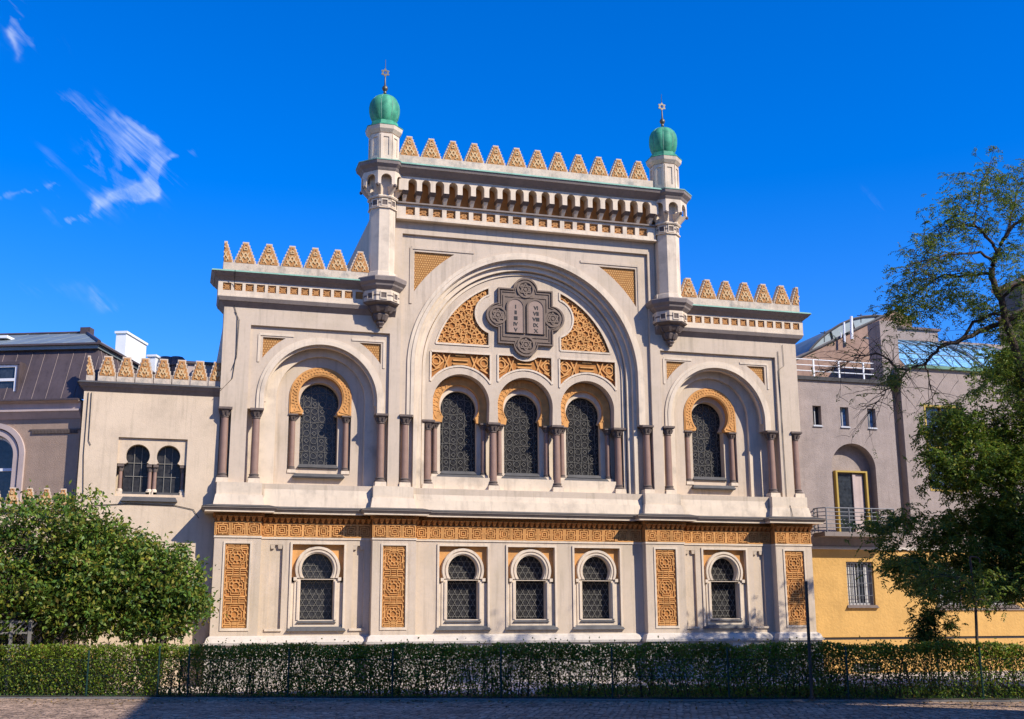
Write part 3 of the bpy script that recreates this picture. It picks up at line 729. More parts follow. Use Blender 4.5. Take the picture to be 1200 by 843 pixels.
# turrets --------------------------------------------------------------------
def octT(x, y, k):   # local frame of face k of an octagonal prism (face at y=-apothem)
    return Matrix.Translation((x,y,0)) @ Matrix.Rotation(k*pi/4, 4, 'Z')
R8 = 1/cos(pi/8)
def prism(mb, x, y, pro): mb.lathe([(a*R8,z) for a,z in pro], x, y, 8, pi/8)
def turret(s):
    x,y = s*5.89, -.12
    sh = MB(); prism(sh,x,y,[(.47,14.72),(.47,18.0)]); prism(sh,x,y,[(.54,14.75),(.50,14.98),(.47,15.0)])
    root = sh.build('turret', TRIM, SYN)
    # lower corbel
    lc = MB(); prism(lc,x,y,[(.66,13.80),(.66,14.22)]); lc.build('turret_corbel_band', TRIM, root)
    lh = MB()
    prism(lh,x,y,[(.10,12.98),(.16,13.06),(.14,13.14),(.22,13.2),(.30,13.36),(.28,13.42),(.40,13.5),(.50,13.64),(.48,13.68),(.62,13.74),(.67,13.80)])
    prism(lh,x,y,[(.04,12.88),(.09,12.92),(.09,12.985)])
    for k in range(8):
        a = k*pi/4-pi/8-pi/2
        for rr,z0,z1 in ((.40,13.44,13.62),(.22,13.16,13.34)):
            lh.hexa((x+cos(a)*rr*.9-.05,x+cos(a)*rr*.9+.05,y+sin(a)*rr*.9-.05,y+sin(a)*rr*.9+.05),(x+cos(a)*rr*1.2-.06,x+cos(a)*rr*1.2+.06,y+sin(a)*rr*1.2-.06,y+sin(a)*rr*1.2+.06),z0,z1)
    lh.build('turret_pendant', CAPST, root)
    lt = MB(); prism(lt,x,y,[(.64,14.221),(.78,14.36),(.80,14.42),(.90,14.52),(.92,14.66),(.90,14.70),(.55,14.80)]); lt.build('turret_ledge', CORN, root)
    # square holes on both bands
    for (ap_,zc,h_) in ((.66,14.0,.10),(.475,17.72,.10)):
        sq = MB(); prism(sq,x,y,[(ap_+.006,zc+h_+.01),(ap_+.006,zc+h_+.04)])
        for k in range(-3,5):
            sq.T = octT(x,y,k); sq.plate(rect(-h_-.03,h_+.03,zc-h_-.05,zc+h_+.05), [rect(-h_,h_,zc-h_,zc+h_)], -ap_-.035, -ap_+.002)
        sq.T = None; pq = sq.build('square_panel', TRIM, root)
        sqd = MB(); prism(sqd,x,y,[(ap_+.003,zc-.03),(ap_+.003,zc+.03)])
        for k in range(-3,5): sqd.T = octT(x,y,k); sqd.poly(rect(-h_,h_,zc-h_,zc+h_), -ap_-.006)
        sqd.T = None; sqd.build('panel_recess', CAPST, root)
    # flaring arcade under the upper cornice
    cc = MB(); prism(cc,x,y,[(.53,17.50),(.53,17.54)]); prism(cc,x,y,[(.54,17.90),(.57,17.95),(.54,18.0)]); prism(cc,x,y,[(.47,18.0),(.50,18.88)])
    A = .80; hw = A*math.tan(pi/8)
    for k in range(8):
        cc.T = octT(x,y,k)
        cc.plate([(-hw,18.32),(-hw*.62,18.32)]+list(reversed(arc(0,18.56,hw*.62,0,180,10)))+[(hw*.62,18.32),(hw,18.32),(hw,18.88),(-hw,18.88)], [], -A, -A+.10)
        cc.T = octT(x,y,k) @ Matrix.Rotation(pi/8,4,'Z')
        cc.hexa((-.05,.05,-.56,-.4),(-.11,.11,-.86,-.45),18.0,18.34)
    cc.T = None; cc.build('turret_arcade', TRIM, root)
    kn = MB()
    for k in range(8):
        a = k*pi/4-pi/8; kn.lathe([(.03,18.24),(.055,18.27),(.055,18.33),(.04,18.36)], x+cos(a)*.80*R8, y+sin(a)*.80*R8, 8)
    kn.build('corbel_knob', CAPST, root)
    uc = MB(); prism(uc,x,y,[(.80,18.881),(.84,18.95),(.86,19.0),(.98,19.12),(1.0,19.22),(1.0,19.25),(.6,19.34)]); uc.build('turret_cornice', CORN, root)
    ue = MB(); prism(ue,x,y,[(1.02,19.24),(1.02,19.275),(.7,19.34)]); ue.build('cornice_flashing', COPED, root)
    dr = MB(); prism(dr,x,y,[(.53,19.30),(.53,20.55)]); d = dr.build('turret_drum', TRIM, root)
    dp = MB()
    for k in range(8):
        dp.T = octT(x,y,k); dp.plate(rect(-.21,.21,19.4,20.5), [rect(-.11,.11,19.62,20.38)], -.565, -.525)
    dp.T = None; dp.build('drum_panel', TRIM, d)
    dc = MB(); prism(dc,x,y,[(.56,20.551),(.66,20.68),(.68,20.78),(.69,20.84),(.62,20.90)]); dc.build('drum_cornice', TRIM, root)
    de = MB(); prism(de,x,y,[(.70,20.83),(.70,20.862),(.52,20.96),(.50,21.1)]); de.build('drum_flashing', COPPER, root)
    # melon dome of eight gores with raised seams
    prof = [(.44,21.0),(.48,21.03),(.45,21.08),(.54,21.2),(.62,21.38),(.67,21.6),(.675,21.8),(.645,21.98),(.565,22.15),(.44,22.28),(.26,22.37),(.06,22.41)]
    do = MB(); n = 64; vs = []; fs = []
    for r,z in prof:
        for i in range(n):
            a = 2*pi*i/n+pi/8; ph = ((i*8/n) % 1)
            g = r*(1-.065+.065*sin(pi*ph)**.8)
            vs.append((x+g*cos(a), y+g*sin(a), z))
    for k in range(len(prof)-1):
        for i in range(n):
            j = (i+1) % n; fs.append((k*n+i,k*n+j,(k+1)*n+j,(k+1)*n+i))
    fs.append(tuple((len(prof)-1)*n+i for i in range(n))); do.add(vs,fs); do.v = [(x+(q[0]-x)*.90,y+(q[1]-y)*.90,21.0+(q[2]-21.0)*.94) for q in do.v]; dm = do.build('turret_dome', COPPER, root, 35)
    se = MB()
    for k in range(8):
        a = k*pi/4+pi/8; se.tube([(x+r*.846*cos(a),y+r*.846*sin(a),21+(z-21)*.94) for r,z in prof[2:]], .013, 5)
    se.build('dome_seam', COPED, dm)
    fi = MB(); fi.lathe([(.07,22.42),(.05,22.5),(.10,22.56),(.12,22.63),(.09,22.70),(.035,22.76),(.025,23.1)], x, y, 12); fi.tube([(x,y,22.7),(x,y,23.86)], [.025,.008])
    fo = fi.build('finial', GILT, root, 40)
    st = MB(); st.T = Matrix.Translation((x,y,23.30))
    for a0 in (90,270): st.bars(loopsegs([(.17*cos(radians(a0+120*i)),.17*sin(radians(a0+120*i))) for i in range(3)]), .035, -.02, .02)
    for k in range(6):
        a = radians(30+60*k); st.bars([((.1*cos(a),.1*sin(a)),(.12*cos(a),.12*sin(a)))], .03, -.019, .019)
    st.T = None; st.build('finial_star', GILT, fo)
    return root
turret(-1); turret(1)

# lightning conductor cables down the wings
for s in (-1,1):
    c = MB()
    if s < 0: pts = [(-11.3,-.57,14.6),(-11.3,-.3,14.2),(-11.25,-.03,13.4),(-11.12,-.03,13.0),(-11.1,-.03,11.6),(-11.2,-.03,10.7),(-11.62,-.03,10.2)]; pts2 = [(-11.22,-.03,13.2),(-11.05,-.03,12.9),(-11.08,-.03,11.5),(-11.24,-.03,11.0)]
    else: pts = [(10.75,-.03,13.0),(10.78,-.03,7.0),(10.78,-.32,6.5),(10.78,-.45,6.1)]; pts2 = [(10.98,-.03,13.3),(11.0,-.03,12.4),(10.72,-.03,12.2),(10.78,-.03,9.6)]
    c.tube(pts,.012,5); c.tube(pts2,.009,5); c.build('conductor_cable', IRON, SYN)
# ------------------------------------------------------------------ annex left of the synagogue
AX = tag(empty('annex', (-13.9,.25,0)), 'narrow cream annex with twin horseshoe windows and ochre merlons, left of the synagogue', 'building')
def P3(mb, name, m, root, smooth=0):
    l = root.location
    mb.v = [(x-l.x,y-l.y,z-l.z) for x,y,z in mb.v]; return mb.build(name, m, root, smooth)
AY = .25
b = MB(); wz = 8.47
x0,x1 = -14.95,-12.62
TC = (-14.27,-13.24)
b.plate(rect(-16.2,-11.55,0,10.06), [rect(x0,x1,6.42,wz)], AY, AY+.1); b.box(-16.2,-11.55,AY+.6,8,0,10.06)
b.box(-16.2,-16.0,AY+.1,AY+.6,0,10.06)
up = [(x0,7.56)]
for xc in TC: up += [(xc-.40,7.56),(xc-.34,7.60)]+list(reversed(arc(xc,7.85,.40,-38,218,24)))+[(xc+.34,7.60),(xc+.40,7.56)]
up += [(x1,7.56),(x1,wz),(x0,wz)]
b.plate(up, [], AY+.09, AY+.45); b.box(x0,x1,AY+.09,AY+.62,6.42,6.50)
P3(b,'wall',ANNEX,AX)
for xc in TC:
    g = MB(); g.poly(rect(xc-.46,xc+.46,6.5,8.3), AY+.42); w = P3(g,'twin_window',GLASS,AX)
    l_ = MB(); l_.bars([((xc-.12,6.5),(xc-.12,8.3)),((xc+.13,6.5),(xc+.13,8.3)),((xc-.4,7.15),(xc+.4,7.15)),((xc-.4,7.62),(xc+.4,7.62))], .022, AY+.38, AY+.415); lo = P3(l_,'window_bars',LEAD,AX); lo.parent = w; 
    st = MB(); st.box(xc-.45,xc+.45,AY+.12,AY+.5,6.50,6.58); P3(st,'window_ledge',SILL,AX)
bs = MB(); bs.hexa((-14.74,-13.05+.2,AY-.14,AY+.1),(-14.68,-12.92,AY,AY+.1),6.24,6.40); P3(bs,'window_sill',SILL,AX)
for x in (-14.82,-13.84,-13.67,-12.72):
    b = MB(); b.lathe([(.075,6.5),(.07,6.7),(.065,7.34)], x, AY+.24, 12); c = P3(b,'column',PINK,AX,40)
    b = MB(); b.lathe([(.075,7.3),(.1,7.42),(.1,7.46)], x, AY+.24, 10); b.box(x-.11,x+.11,AY+.10,AY+.36,7.46,7.555); k = P3(b,'column_capital',CAPST,AX); k.parent = c
    b = MB(); b.box(x-.1,x+.1,AY+.12,AY+.36,6.501,6.6); b.lathe([(.1,6.6),(.1,6.65),(.07,6.7)],x,AY+.24,10); k = P3(b,'column_base',TRIM,AX); k.parent = c
b = MB()
b.hexa((-16.2,-11.56,AY-.02,AY+.7),(-16.3,-11.56,AY-.13,AY+.7),10.061,10.2); b.hexa((-16.32,-11.56,AY-.16,AY+.7),(-16.4,-11.56,AY-.25,AY+.7),10.201,10.32)
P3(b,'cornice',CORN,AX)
b = MB(); b.hexa((-16.43,-11.56,AY-.28,AY+.7),(-16.35,-11.56,AY-.18,AY+.7),10.321,10.40); P3(b,'cornice_flashing',SILL,AX)
b = MB(); b.box(-16.18,-11.6,AY-.02,AY+.3,10.4,10.42); P3(b,'parapet',MERLS,AX)
ma = merlon(.30,.72,5,.145,.30,AX); ma.location = (-15.48-AX.location.x, -.02, 10.62)
pb = MB(); pb.box(-.30,.30,-.02,.25,-.22,.001); pb.build('merlon_plinth', MERLS, ma)
for k in range(1,7): copy_tree(ma, AX, (-15.48+.628*k-AX.location.x, -.02, 10.62))
c = merlon(.27,.70,6,.10,.24,AX,half=1); c.location = (-16.17-AX.location.x,-.02,10.62); pb = MB(); pb.box(0,.28,-.02,.25,-.22,.001); pb.build('merlon_plinth',MERLS,c)
b = MB(); b.tube([(-16.05,AY-.03,10.0),(-16.06,AY-.03,7.8),(-15.98,AY-.03,6.5),(-16.0,AY-.03,5)],.012,5); b.tube([(-15.95,AY-.03,10.0),(-15.93,AY-.03,8.3),(-15.85,AY-.03,8.15)],.012,5)
b.tube([(-16.0,AY-.03,6.05),(-14.5,AY-.03,6.15),(-12.9,AY-.03,6.12),(-12.3,AY-.03,6.0),(-12.1,AY-.03,5.7)],.012,5); P3(b,'conductor_cable',IRON,AX)
b = MB(); b.box(-12.75,-11.2,6,8,10.5,12.45); P3(b,'roof_housing',MAUVET,AX); b = MB(); b.box(-12.85,-11.1,5.9,8.1,12.451,12.55); P3(b,'roof_housing_cap',ROOFM,AX)

# low crenellated porch wall in front of the left house
LW = tag(empty('porch_wing',(-17.6,.1,0)), 'low cream porch wing with small ochre merlons behind the round leafy tree', 'building')
b = MB(); b.box(-21,-16.22,-.35,.55,0,5.72); P3(b,'wall',ANNEX,LW)
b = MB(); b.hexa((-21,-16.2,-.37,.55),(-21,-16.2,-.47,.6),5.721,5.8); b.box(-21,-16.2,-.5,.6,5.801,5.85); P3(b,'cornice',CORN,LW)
ml = merlon(.22,.55,5,.09,.2,LW); ml.location = (-18.16-LW.location.x,-.48,6.0)
pb = MB(); pb.box(-.23,.23,-.02,.22,-.15,.001); pb.build('merlon_plinth', MERLS, ml)
for k in (-4,-3,-2,-1,1,2,3): copy_tree(ml, LW, (-18.16+.53*k-LW.location.x,-.48,6.0))

# ------------------------------------------------------------------ left house with the mansard
LH = tag(empty('mansard_house',(-16.15,.62,0),radians(-20.6)), 'brown-grey house with dark metal mansard roof and white chimneys at the left edge', 'house')
def PL(mb, name, m, root, smooth=0): return mb.build(name, m, root, smooth)
b = MB(); wx = -3.2
b.plate(rect(-12,-.12,0,9.15), [archloop(wx,7.86,.72,6.05),archloop(wx-3.4,7.86,.72,6.05)], 0, .35); b.box(-12,-.12,.9,9,0,9.15); b.box(-.4,-.12,.35,.9,0,9.15)
PL(b,'wall',MAUVE,LH)
for w in (wx,wx-3.4):
    g = MB(); g.poly(archloop(w,7.86,.73,6.0), .30); go = PL(g,'arched_window',GLASSW,LH)
    f = MB(); f.plate(archloop(w,7.86,.72,6.05), [archloop(w,7.86,.62,6.15)], .22,.29); f.box(w-.65,w+.65,.21,.29,7.35,7.45); f.box(w-.05,w+.05,.215,.29,6.1,7.36); f.build('window_frame',WHITEP,go)
    m_ = MB(); m_.plate(archloop(w,7.86,1.16,5.0), [archloop(w,7.86,.98,4.99)], -.10,.02); m_.plate(archloop(w,7.86,.93,5.0), [archloop(w,7.86,.74,4.99)], -.05,.02); PL(m_,'window_moulding',MAUVET,LH)
    s_ = MB(); s_.box(w-.8,w+.8,-.12,.3,5.96,6.05); PL(s_,'window_sill',MAUVET,LH)
b = MB()
for k in range(46):
    x = -1.85+k*.052*1.0
    if x < -.2: b.box(x,x+.030,-.05,.01,8.62,8.74)
for k in range(30):
    x = -4.6-k*.052; b.box(x,x+.03,-.05,.01,8.62,8.74)
b.box(-1.95,-.12,-.035,.01,8.741,8.78); PL(b,'dentil_course',CAPST,LH)
b = MB(); b.hexa((-12,-.12,-.02,.5),(-12,-.12,-.22,.5),9.15,9.38); b.box(-12,-.12,-.26,.5,9.38,9.45); b.box(-12,-.12,-.14,.5,9.451,9.68); b.hexa((-12,-.12,-.16,.5),(-12,-.12,-.34,.5),9.681,9.74); PL(b,'eaves_cornice',MAUVET,LH)
b = MB(); b.box(-12,-.12,-.40,.5,9.741,9.80); PL(b,'gutter',ROOFM,LH)
# mansard slopes, cut by the dormer
b = MB()
b.add([(-12,-.1,9.8),(.55,-.1,9.8),(0,.7,11.8),(-12,.7,11.8),(.55,9,9.8),(0,9,11.8)],[(0,1,2,3),(1,4,5,2)])
k = 0; x = -11.6
while x < .3:
    t = min(1,(x+.0)/.5) if x > 0 else 0
    zt = 11.8 if x <= 0 else 9.8+2*(1-x/.55)
    b.tube([(x,-.105,9.8),(x,-.105+.8*(zt-9.8)/2,zt)],.013,4); x += .46+.05*((k*7) % 3); k += 1
for k in range(1,18):
    y = .7+.48*k; b.tube([(.56,y-.3,9.8),(.01,y-.3,11.8)],.013,4)
ro = PL(b,'mansard_roof',ROOFM,LH)
b = MB(); b.box(-12,.06,.55,9,11.8,11.93); PL(b,'roof_band',ROOFG,LH); b = MB(); b.box(-12,.16,.45,9,11.931,12.0); PL(b,'roof_gutter',ROOFM,LH)
b = MB(); rz_ = 13.42
b.add([(-12,.5,12.0),(.1,.5,12.0),(-2.3,4.6,rz_),(-12,4.6,rz_),(.1,9,12.0)],[(0,1,2,3),(1,4,2)])
for k in range(14):
    x = -11.5+.85*k; t = 1 if x < -2.3 else (0.1-x)/2.4
    b.tube([(x,.5,12.0),(x,.5+4.1*t,12.0+1.42*t)],.015,4)
PL(b,'upper_roof',ROOFG,LH)
b = MB(); b.tube([(-12,4.6,rz_+.02),(-2.3,4.6,rz_+.03)],.06,6); b.tube([(-2.3,4.6,rz_+.03),(.1,.5,12.03)],.07,6); b.box(-2.5,-2.1,4.4,4.8,rz_-.1,rz_+.2); PL(b,'ridge_cap',ROOFM,LH)
b = MB(); b.box(-5.0,-4.3,2.2,2.9,12.7,12.8); PL(b,'roof_hatch',WHITEP,LH)
# dormer
dx0,dx1 = -4.1,-2.55
b = MB(); b.box(dx0,dx1,.0,.9,11.15,11.25); b.box(dx1-.08,dx1,.02,.9,9.82,11.149); b.box(dx0,dx0+.08,.02,.9,9.82,11.149); PL(b,'dormer',ROOFM,LH)
b = MB(); b.box(dx0+.09,dx1-.09,.10,.12,9.82,11.14); go = PL(b,'dormer_window',GLASSW,LH)
b = MB(); b.plate(rect(dx0+.085,dx1-.085,9.82,11.14), [rect(dx0+.17,dx1-.17,9.9,10.55),rect(dx0+.17,dx1-.17,10.65,11.06)], .05,.099); b.build('window_frame',WHITEP,go)
def loc_of(v, root):  # world -> local of the rotated house
    return root.matrix_basis.inverted() @ Vector(v)
for (px,py,Y,w,d,zb) in ((136.5,388.5,6.0,.42,2.1,11.5),(173.5,416,8.5,.34,1.4,11.5)):
    p = loc_of(at(px,py,Y), LH)
    b = MB(); b.box(p.x,p.x+w,p.y,p.y+d,zb,p.z-.09); c = PL(b,'chimney',WHITEP,LH)
    b = MB(); b.box(p.x-.05,p.x+w+.05,p.y-.05,p.y+d+.05,p.z-.089,p.z); b.build('chimney_cap',WHITEP,c)
for px in (195,207.5):
    p = loc_of(at(px,419,9.0), LH); b = MB(); b.lathe([(.33,11.2),(.33,p.z-.45),(.40,p.z-.4),(.36,p.z-.1),(.26,p.z)],p.x,p.y,14); PL(b,'roof_vent',ROOFM,LH,40)

# ------------------------------------------------------------------ right building
RB = tag(empty('rendered_building',(17,.8,0)), 'grey building over yellow ground floor with small balcony, right of the synagogue', 'building')
RY = .8
b = MB()
slits = [(12.89,),(14.2,),(15.51,)]
bigw = rect(18.12,20.0,7.5,11.25)
nich = [(13.42,5.62),(15.52,5.62)]+arc(14.47,8.36,1.05,0,180,24)
b.plate([(11.55,5.08),(17.05,5.08),(17.05,5.09),(27,5.09),(27,12.86),(17.05,12.86),(17.05,5.6),(16.6,5.6),(16.6,12.05),(11.55,12.05)], [rect(x[0]-.2,x[0]+.2,10.14,10.96) for x in slits]+[nich,bigw], RY, RY+.45)
b.box(11.55,27,RY+.9,10,0,12.0); P3(b,'upper_wall',GREYR,RB)
b = MB(); b.poly(nich, RY+.44); P3(b,'blind_arch',GREYR,RB)
b = MB(); b.box(16.59,17.06,RY+.44,RY+.9,5.09,12.9); P3(b,'wall_groove',GREYD,RB)
for x, in slits:
    g = MB(); g.box(x-.19,x+.19,RY+.25,RY+.28,10.16,10.95); w = P3(g,'slit_window',GLASSB if x > 13 else GLASSW,RB)
    f = MB(); f.box(x-.02,x+.02,RY+.20,RY+.245,10.16,10.95); k = P3(f,'window_frame',RAILG,RB); k.parent = w
    s_ = MB(); s_.hexa((x-.23,x+.23,RY-.06,RY+.2),(x-.2,x+.2,RY,RY+.2),10.06,10.139); P3(s_,'window_sill',RAILG,RB)
b = MB(); b.hexa((11.55,17.05,RY-.10,RY+.5),(11.55,17.05,RY-.14,RY+.5),12.051,12.2); P3(b,'parapet_coping',SILL,RB)
# yellow ground floor
yw = MB()
w1 = rect(13.78,15.04,2.72,4.47); wins = [w1, rect(18.0,19.3,2.72,4.47), rect(20.6,21.9,2.72,4.47), rect(23.2,24.5,2.72,4.47)]
vent = rect(13.75,15.05,.06,.42)
yw.plate(rect(11.55,27,1.44,4.96), wins, RY-.02, RY+.4); P3(yw,'yellow_ground_floor',YELLOW,RB)
b = MB(); b.plate(rect(11.55,27,0,1.34), [vent], RY-.06, RY+.3); P3(b,'yellow_dado',YELLOW,RB)
b = MB(); b.box(11.55,27,RY+.02,RY+.3,1.341,1.439); P3(b,'dado_groove',IRON,RB)
b = MB(); b.box(13.7,15.1,RY+.1,RY+.2,.03,.45); k = P3(b,'vent_opening',IRON,RB); g = MB()
for i in range(9): g.box(13.78+i*.15,13.8+i*.15,RY-.02,RY+.05,.06,.42)
g = P3(g,'vent_grille',RAILG,RB); g.parent = k
b = MB(); b.box(11.55,27,RY-.10,RY+.4,4.961,5.02); b.box(11.55,27,RY-.06,RY+.4,5.021,5.075); P3(b,'string_course',PLINTH,RB)
for w in wins:
    xa,xb = w[0][0],w[1][0]
    g = MB(); g.box(xa,xb,RY+.22,RY+.25,2.72,4.47); go = P3(g,'barred_window',GLASSW,RB)
    f = MB(); f.plate(rect(xa,xb,2.72,4.47), [rect(xa+.08,xb-.08,2.8,4.39)], RY+.15,RY+.219); f.box(xa+.6,xa+.66,RY+.155,RY+.218,2.8,4.39); f = P3(f,'window_frame',RAILG,RB); f.parent = go
    cu = MB()
    for k in range(5): cu.box(xa+.12+k*.09,xa+.18+k*.09,RY+.195,RY+.212,2.82,4.36)
    cu.box(xb-.34,xb-.12,RY+.196,RY+.213,2.82,4.36); cu = P3(cu,'curtain',CURT,RB); cu.parent = go
    br = MB()
    for i in range(8): br.tube([(xa+.08+i*.16,RY+.05,2.73),(xa+.08+i*.16,RY+.05,4.46)],.014,5)
    for z in (3.1,3.6,4.1): br.tube([(xa,RY+.05,z),(xb,RY+.05,z)],.012,5)
    br = P3(br,'window_grille',RAILD,RB); br.parent = go
    s_ = MB(); s_.hexa((xa-.1,xb+.1,RY-.14,RY+.2),(xa-.06,xb+.06,RY-.03,RY+.2),2.6,2.719); P3(s_,'window_sill',CAPST,RB)
b = MB(); b.box(17.9,27,RY-.08,RY+.1,2.50,2.595); P3(b,'sill_course',CORN,RB)
# balcony door
b = MB(); b.plate(rect(13.74,15.25,5.65,8.28), [rect(13.82,15.17,5.66,8.21)], RY+.24, RY+.445); P3(b,'door_frame',YFRAME,RB)
b = MB(); b.box(13.87,15.12,RY+.40,RY+.435,5.65,8.16); d = P3(b,'balcony_door',GLASSW,RB)
b = MB(); b.box(14.58,14.72,RY+.33,RY+.399,5.66,8.15); b.box(14.72,15.1,RY+.385,RY+.399,5.66,8.15); b = P3(b,'door_leaf',MAUVET,RB); b.parent = d
b = MB(); b.box(12.4,15.75,RY-.85,RY+.02,5.44,5.62); bo = P3(b,'balcony',CORN,RB)
b = MB()
for z in (5.78,5.94,6.1,6.26,6.42,6.58):
    b.tube([(12.5,RY,z),(12.3,RY-.25,z),(12.28,RY-.6,z),(12.5,RY-.85,z),(15.65,RY-.86,z),(15.7,RY,z)],.018 if z < 6.5 else .026,6)
for x in (12.5,13.55,14.6,15.65): b.box(x-.02,x+.02,RY-.88,RY-.84,5.62,6.58)
for y in (-.25,-.55): b.box(12.27,12.31,RY+y-.02,RY+y+.02,5.62,6.58)
b = P3(b,'balcony_railing',RAILD,RB); b.parent = bo
# big window
b = MB(); b.plate(bigw, [rect(18.20,19.92,7.58,11.17)], RY-.02, RY+.3); P3(b,'large_window_frame',YFRAME,RB)
b = MB(); b.box(18.19,19.93,RY+.2,RY+.24,7.57,11.18); go = P3(b,'large_window',GLASSW,RB)
b = MB(); b.box(19.03,19.08,RY+.12,RY+.199,7.6,11.15); b.box(18.21,19.91,RY+.125,RY+.198,9.4,9.45); b = P3(b,'window_mullion',YFRAME,RB); b.parent = go
# roof parts
b = MB(); b.box(16.55,17.42,RY+.46,RY+1.4,12.1,15.05); P3(b,'chimney_pier',GREYR,RB)
b = MB()
for z in (12.5,12.75,13.0): b.tube([(11.4,RY+.2,z),(15.9,RY+.2,z)],.022,6)
for x in (12.98,14.2,15.4): b.box(x-.03,x+.03,RY+.17,RY+.23,12.2,13.02)
P3(b,'roof_railing',WHITEP,RB)
b = MB(); b.hexa((17.44,26,RY-.16,RY+.4),(17.44,26,RY-.20,RY+.4),12.86,12.98); P3(b,'copper_gutter',COPED,RB)
gl = MB()
prof = [(RY+.2,12.98),(RY+1.0,13.75),(RY+2.0,14.45),(RY+3.2,14.95)]
for i in range(3):
    (ya,za),(yb,zb) = prof[i],prof[i+1]; gl.add([(17.5,ya,za),(24.2,ya,za),(24.2,yb,zb),(17.5,yb,zb)],[(0,1,2,3)])
g = P3(gl,'glazed_roof',GLASSB,RB)
fr_ = MB()
for k in range(12):
    x = 17.5+k*.61; fr_.tube([(x,y-.01,z+.02) for y,z in prof],.022,4)
for y,z in prof: fr_.tube([(17.5,y,z+.02),(24.2,y,z+.02)],.03,4)
fr_.tube([(21.6,RY+.15,12.99),(21.5,RY+1.2,13.95),(21.2,RY+2.1,14.6)],.07,6)
fr_ = P3(fr_,'glazing_bars',ROOFG,RB); fr_.parent = g
b = MB(); b.box(19.2,21.6,RY+3.3,RY+5,14.9,15.55); P3(b,'penthouse',GREYR,RB); b = MB(); b.box(19.1,21.7,RY+3.2,RY+5.1,15.551,15.66); P3(b,'penthouse_roof',ROOFM,RB)
b = MB(); b.box(21.7,27,RY+3.25,RY+5,12,15.1); P3(b,'rear_wall',GREYR,RB)

# brown house behind it
BH = tag(empty('gabled_house',(18,8,0)), 'brown rendered house gable with curved metal roof, behind the roof terrace railing', 'house')
b = MB(); y = 7.3
gp = [at(925,425,y), at(1047.5,364.5,y)]
b.plate([(gp[0].x,gp[0].z),(gp[0].x,8),(gp[1].x+1.0,8),(gp[1].x+1.0,gp[1].z-.25),(gp[1].x,gp[1].z)], [], y, y+5, True); P3(b,'gable_wall',BRICKB,BH)
b = MB()
for z in range(0,1): b.tube([(gp[0].x,y-.05,gp[0].z+.02),(gp[1].x,y-.05,gp[1].z+.02)],.06,6)
P3(b,'verge',SILL,BH)
b = MB(); a1 = at(961,402,y+3); a2 = at(1034,368,y+3); ap = at(1005,371,y+3)
cx = (a1.x+a2.x)/2+.4; n = 14
pts = [at(px,py,y+3) for px,py in ((948,412),(955,404),(963,396),(973,388),(985,380.5),(998,375),(1012,372),(1026,371),(1042,372),(1062,375))]
b.plate([(p.x,p.z) for p in pts]+[(pts[-1].x,12),(pts[0].x,12)], [], y+3, y+9, True); P3(b,'curved_roof',ROOFG,BH)
b = MB()
for i in (3,5,7): b.tube([(pts[i].x,y+2.96,pts[i].z),(pts[i].x+.3,y+2.96,pts[i].z-1.4)],.05,4)
b.tube([tuple(p+Vector((0,-.05,.03))) for p in pts],.06,5); P3(b,'roof_rib',SILL,BH)
for px,y0_,y1_,r in ((989,378,402,.05),(997.5,371,398,.075),(985,390,396,.03)):
    a_ = at(px,y0_,y-.3); c_ = at(px+.8,y1_,y-.3); b = MB(); b.tube([c_,a_],r,8); P3(b,'flue_pipe',WHITEP,BH)
for px,y0_,y1_ in ((966,388,398),(1009,368,375)):
    a_ = at(px,y0_,y+3); c_ = at(px,y1_+3,y+3); b = MB(); b.tube([c_,a_],.025,5); b.tube([a_+Vector((-.25,0,-.1)),a_+Vector((.25,0,-.1))],.02,4); P3(b,'roof_aerial',IRON,BH)

# far tower
tp = at(1203,352,62)
TW = tag(empty('church_tower',(tp.x,62,0)), 'far brown stone tower with arched openings, glimpsed through the branches at the right edge', 'tower')
b = MB(); b.box(-2.2,2.2,-2.2,2.2,0,tp.z-1.5); TWb = b.build('tower_shaft',TOWERM,TW)
b = MB()
for k in range(3):
    xc = -1.35+k*1.35; b.plate(rect(xc-.67,xc+.67,tp.z-1.5,tp.z+1.3), [archloop(xc,tp.z+.2,.38,tp.z-1.3,12)], -2.25,-1.7)
b.box(-2.5,2.5,-2.5,2.5,tp.z+1.301,tp.z+1.7); b.box(-2.4,2.4,-2.4,2.4,tp.z-1.9,tp.z-1.6); b.build('belfry',TOWERM,TW)
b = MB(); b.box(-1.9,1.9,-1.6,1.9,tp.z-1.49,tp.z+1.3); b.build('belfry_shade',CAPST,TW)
b = MB(); b.lathe([(2.9,tp.z+1.71),(.1,tp.z+2.9)],0,0,4,pi/4); b.build('tower_roof',ROOFM,TW)

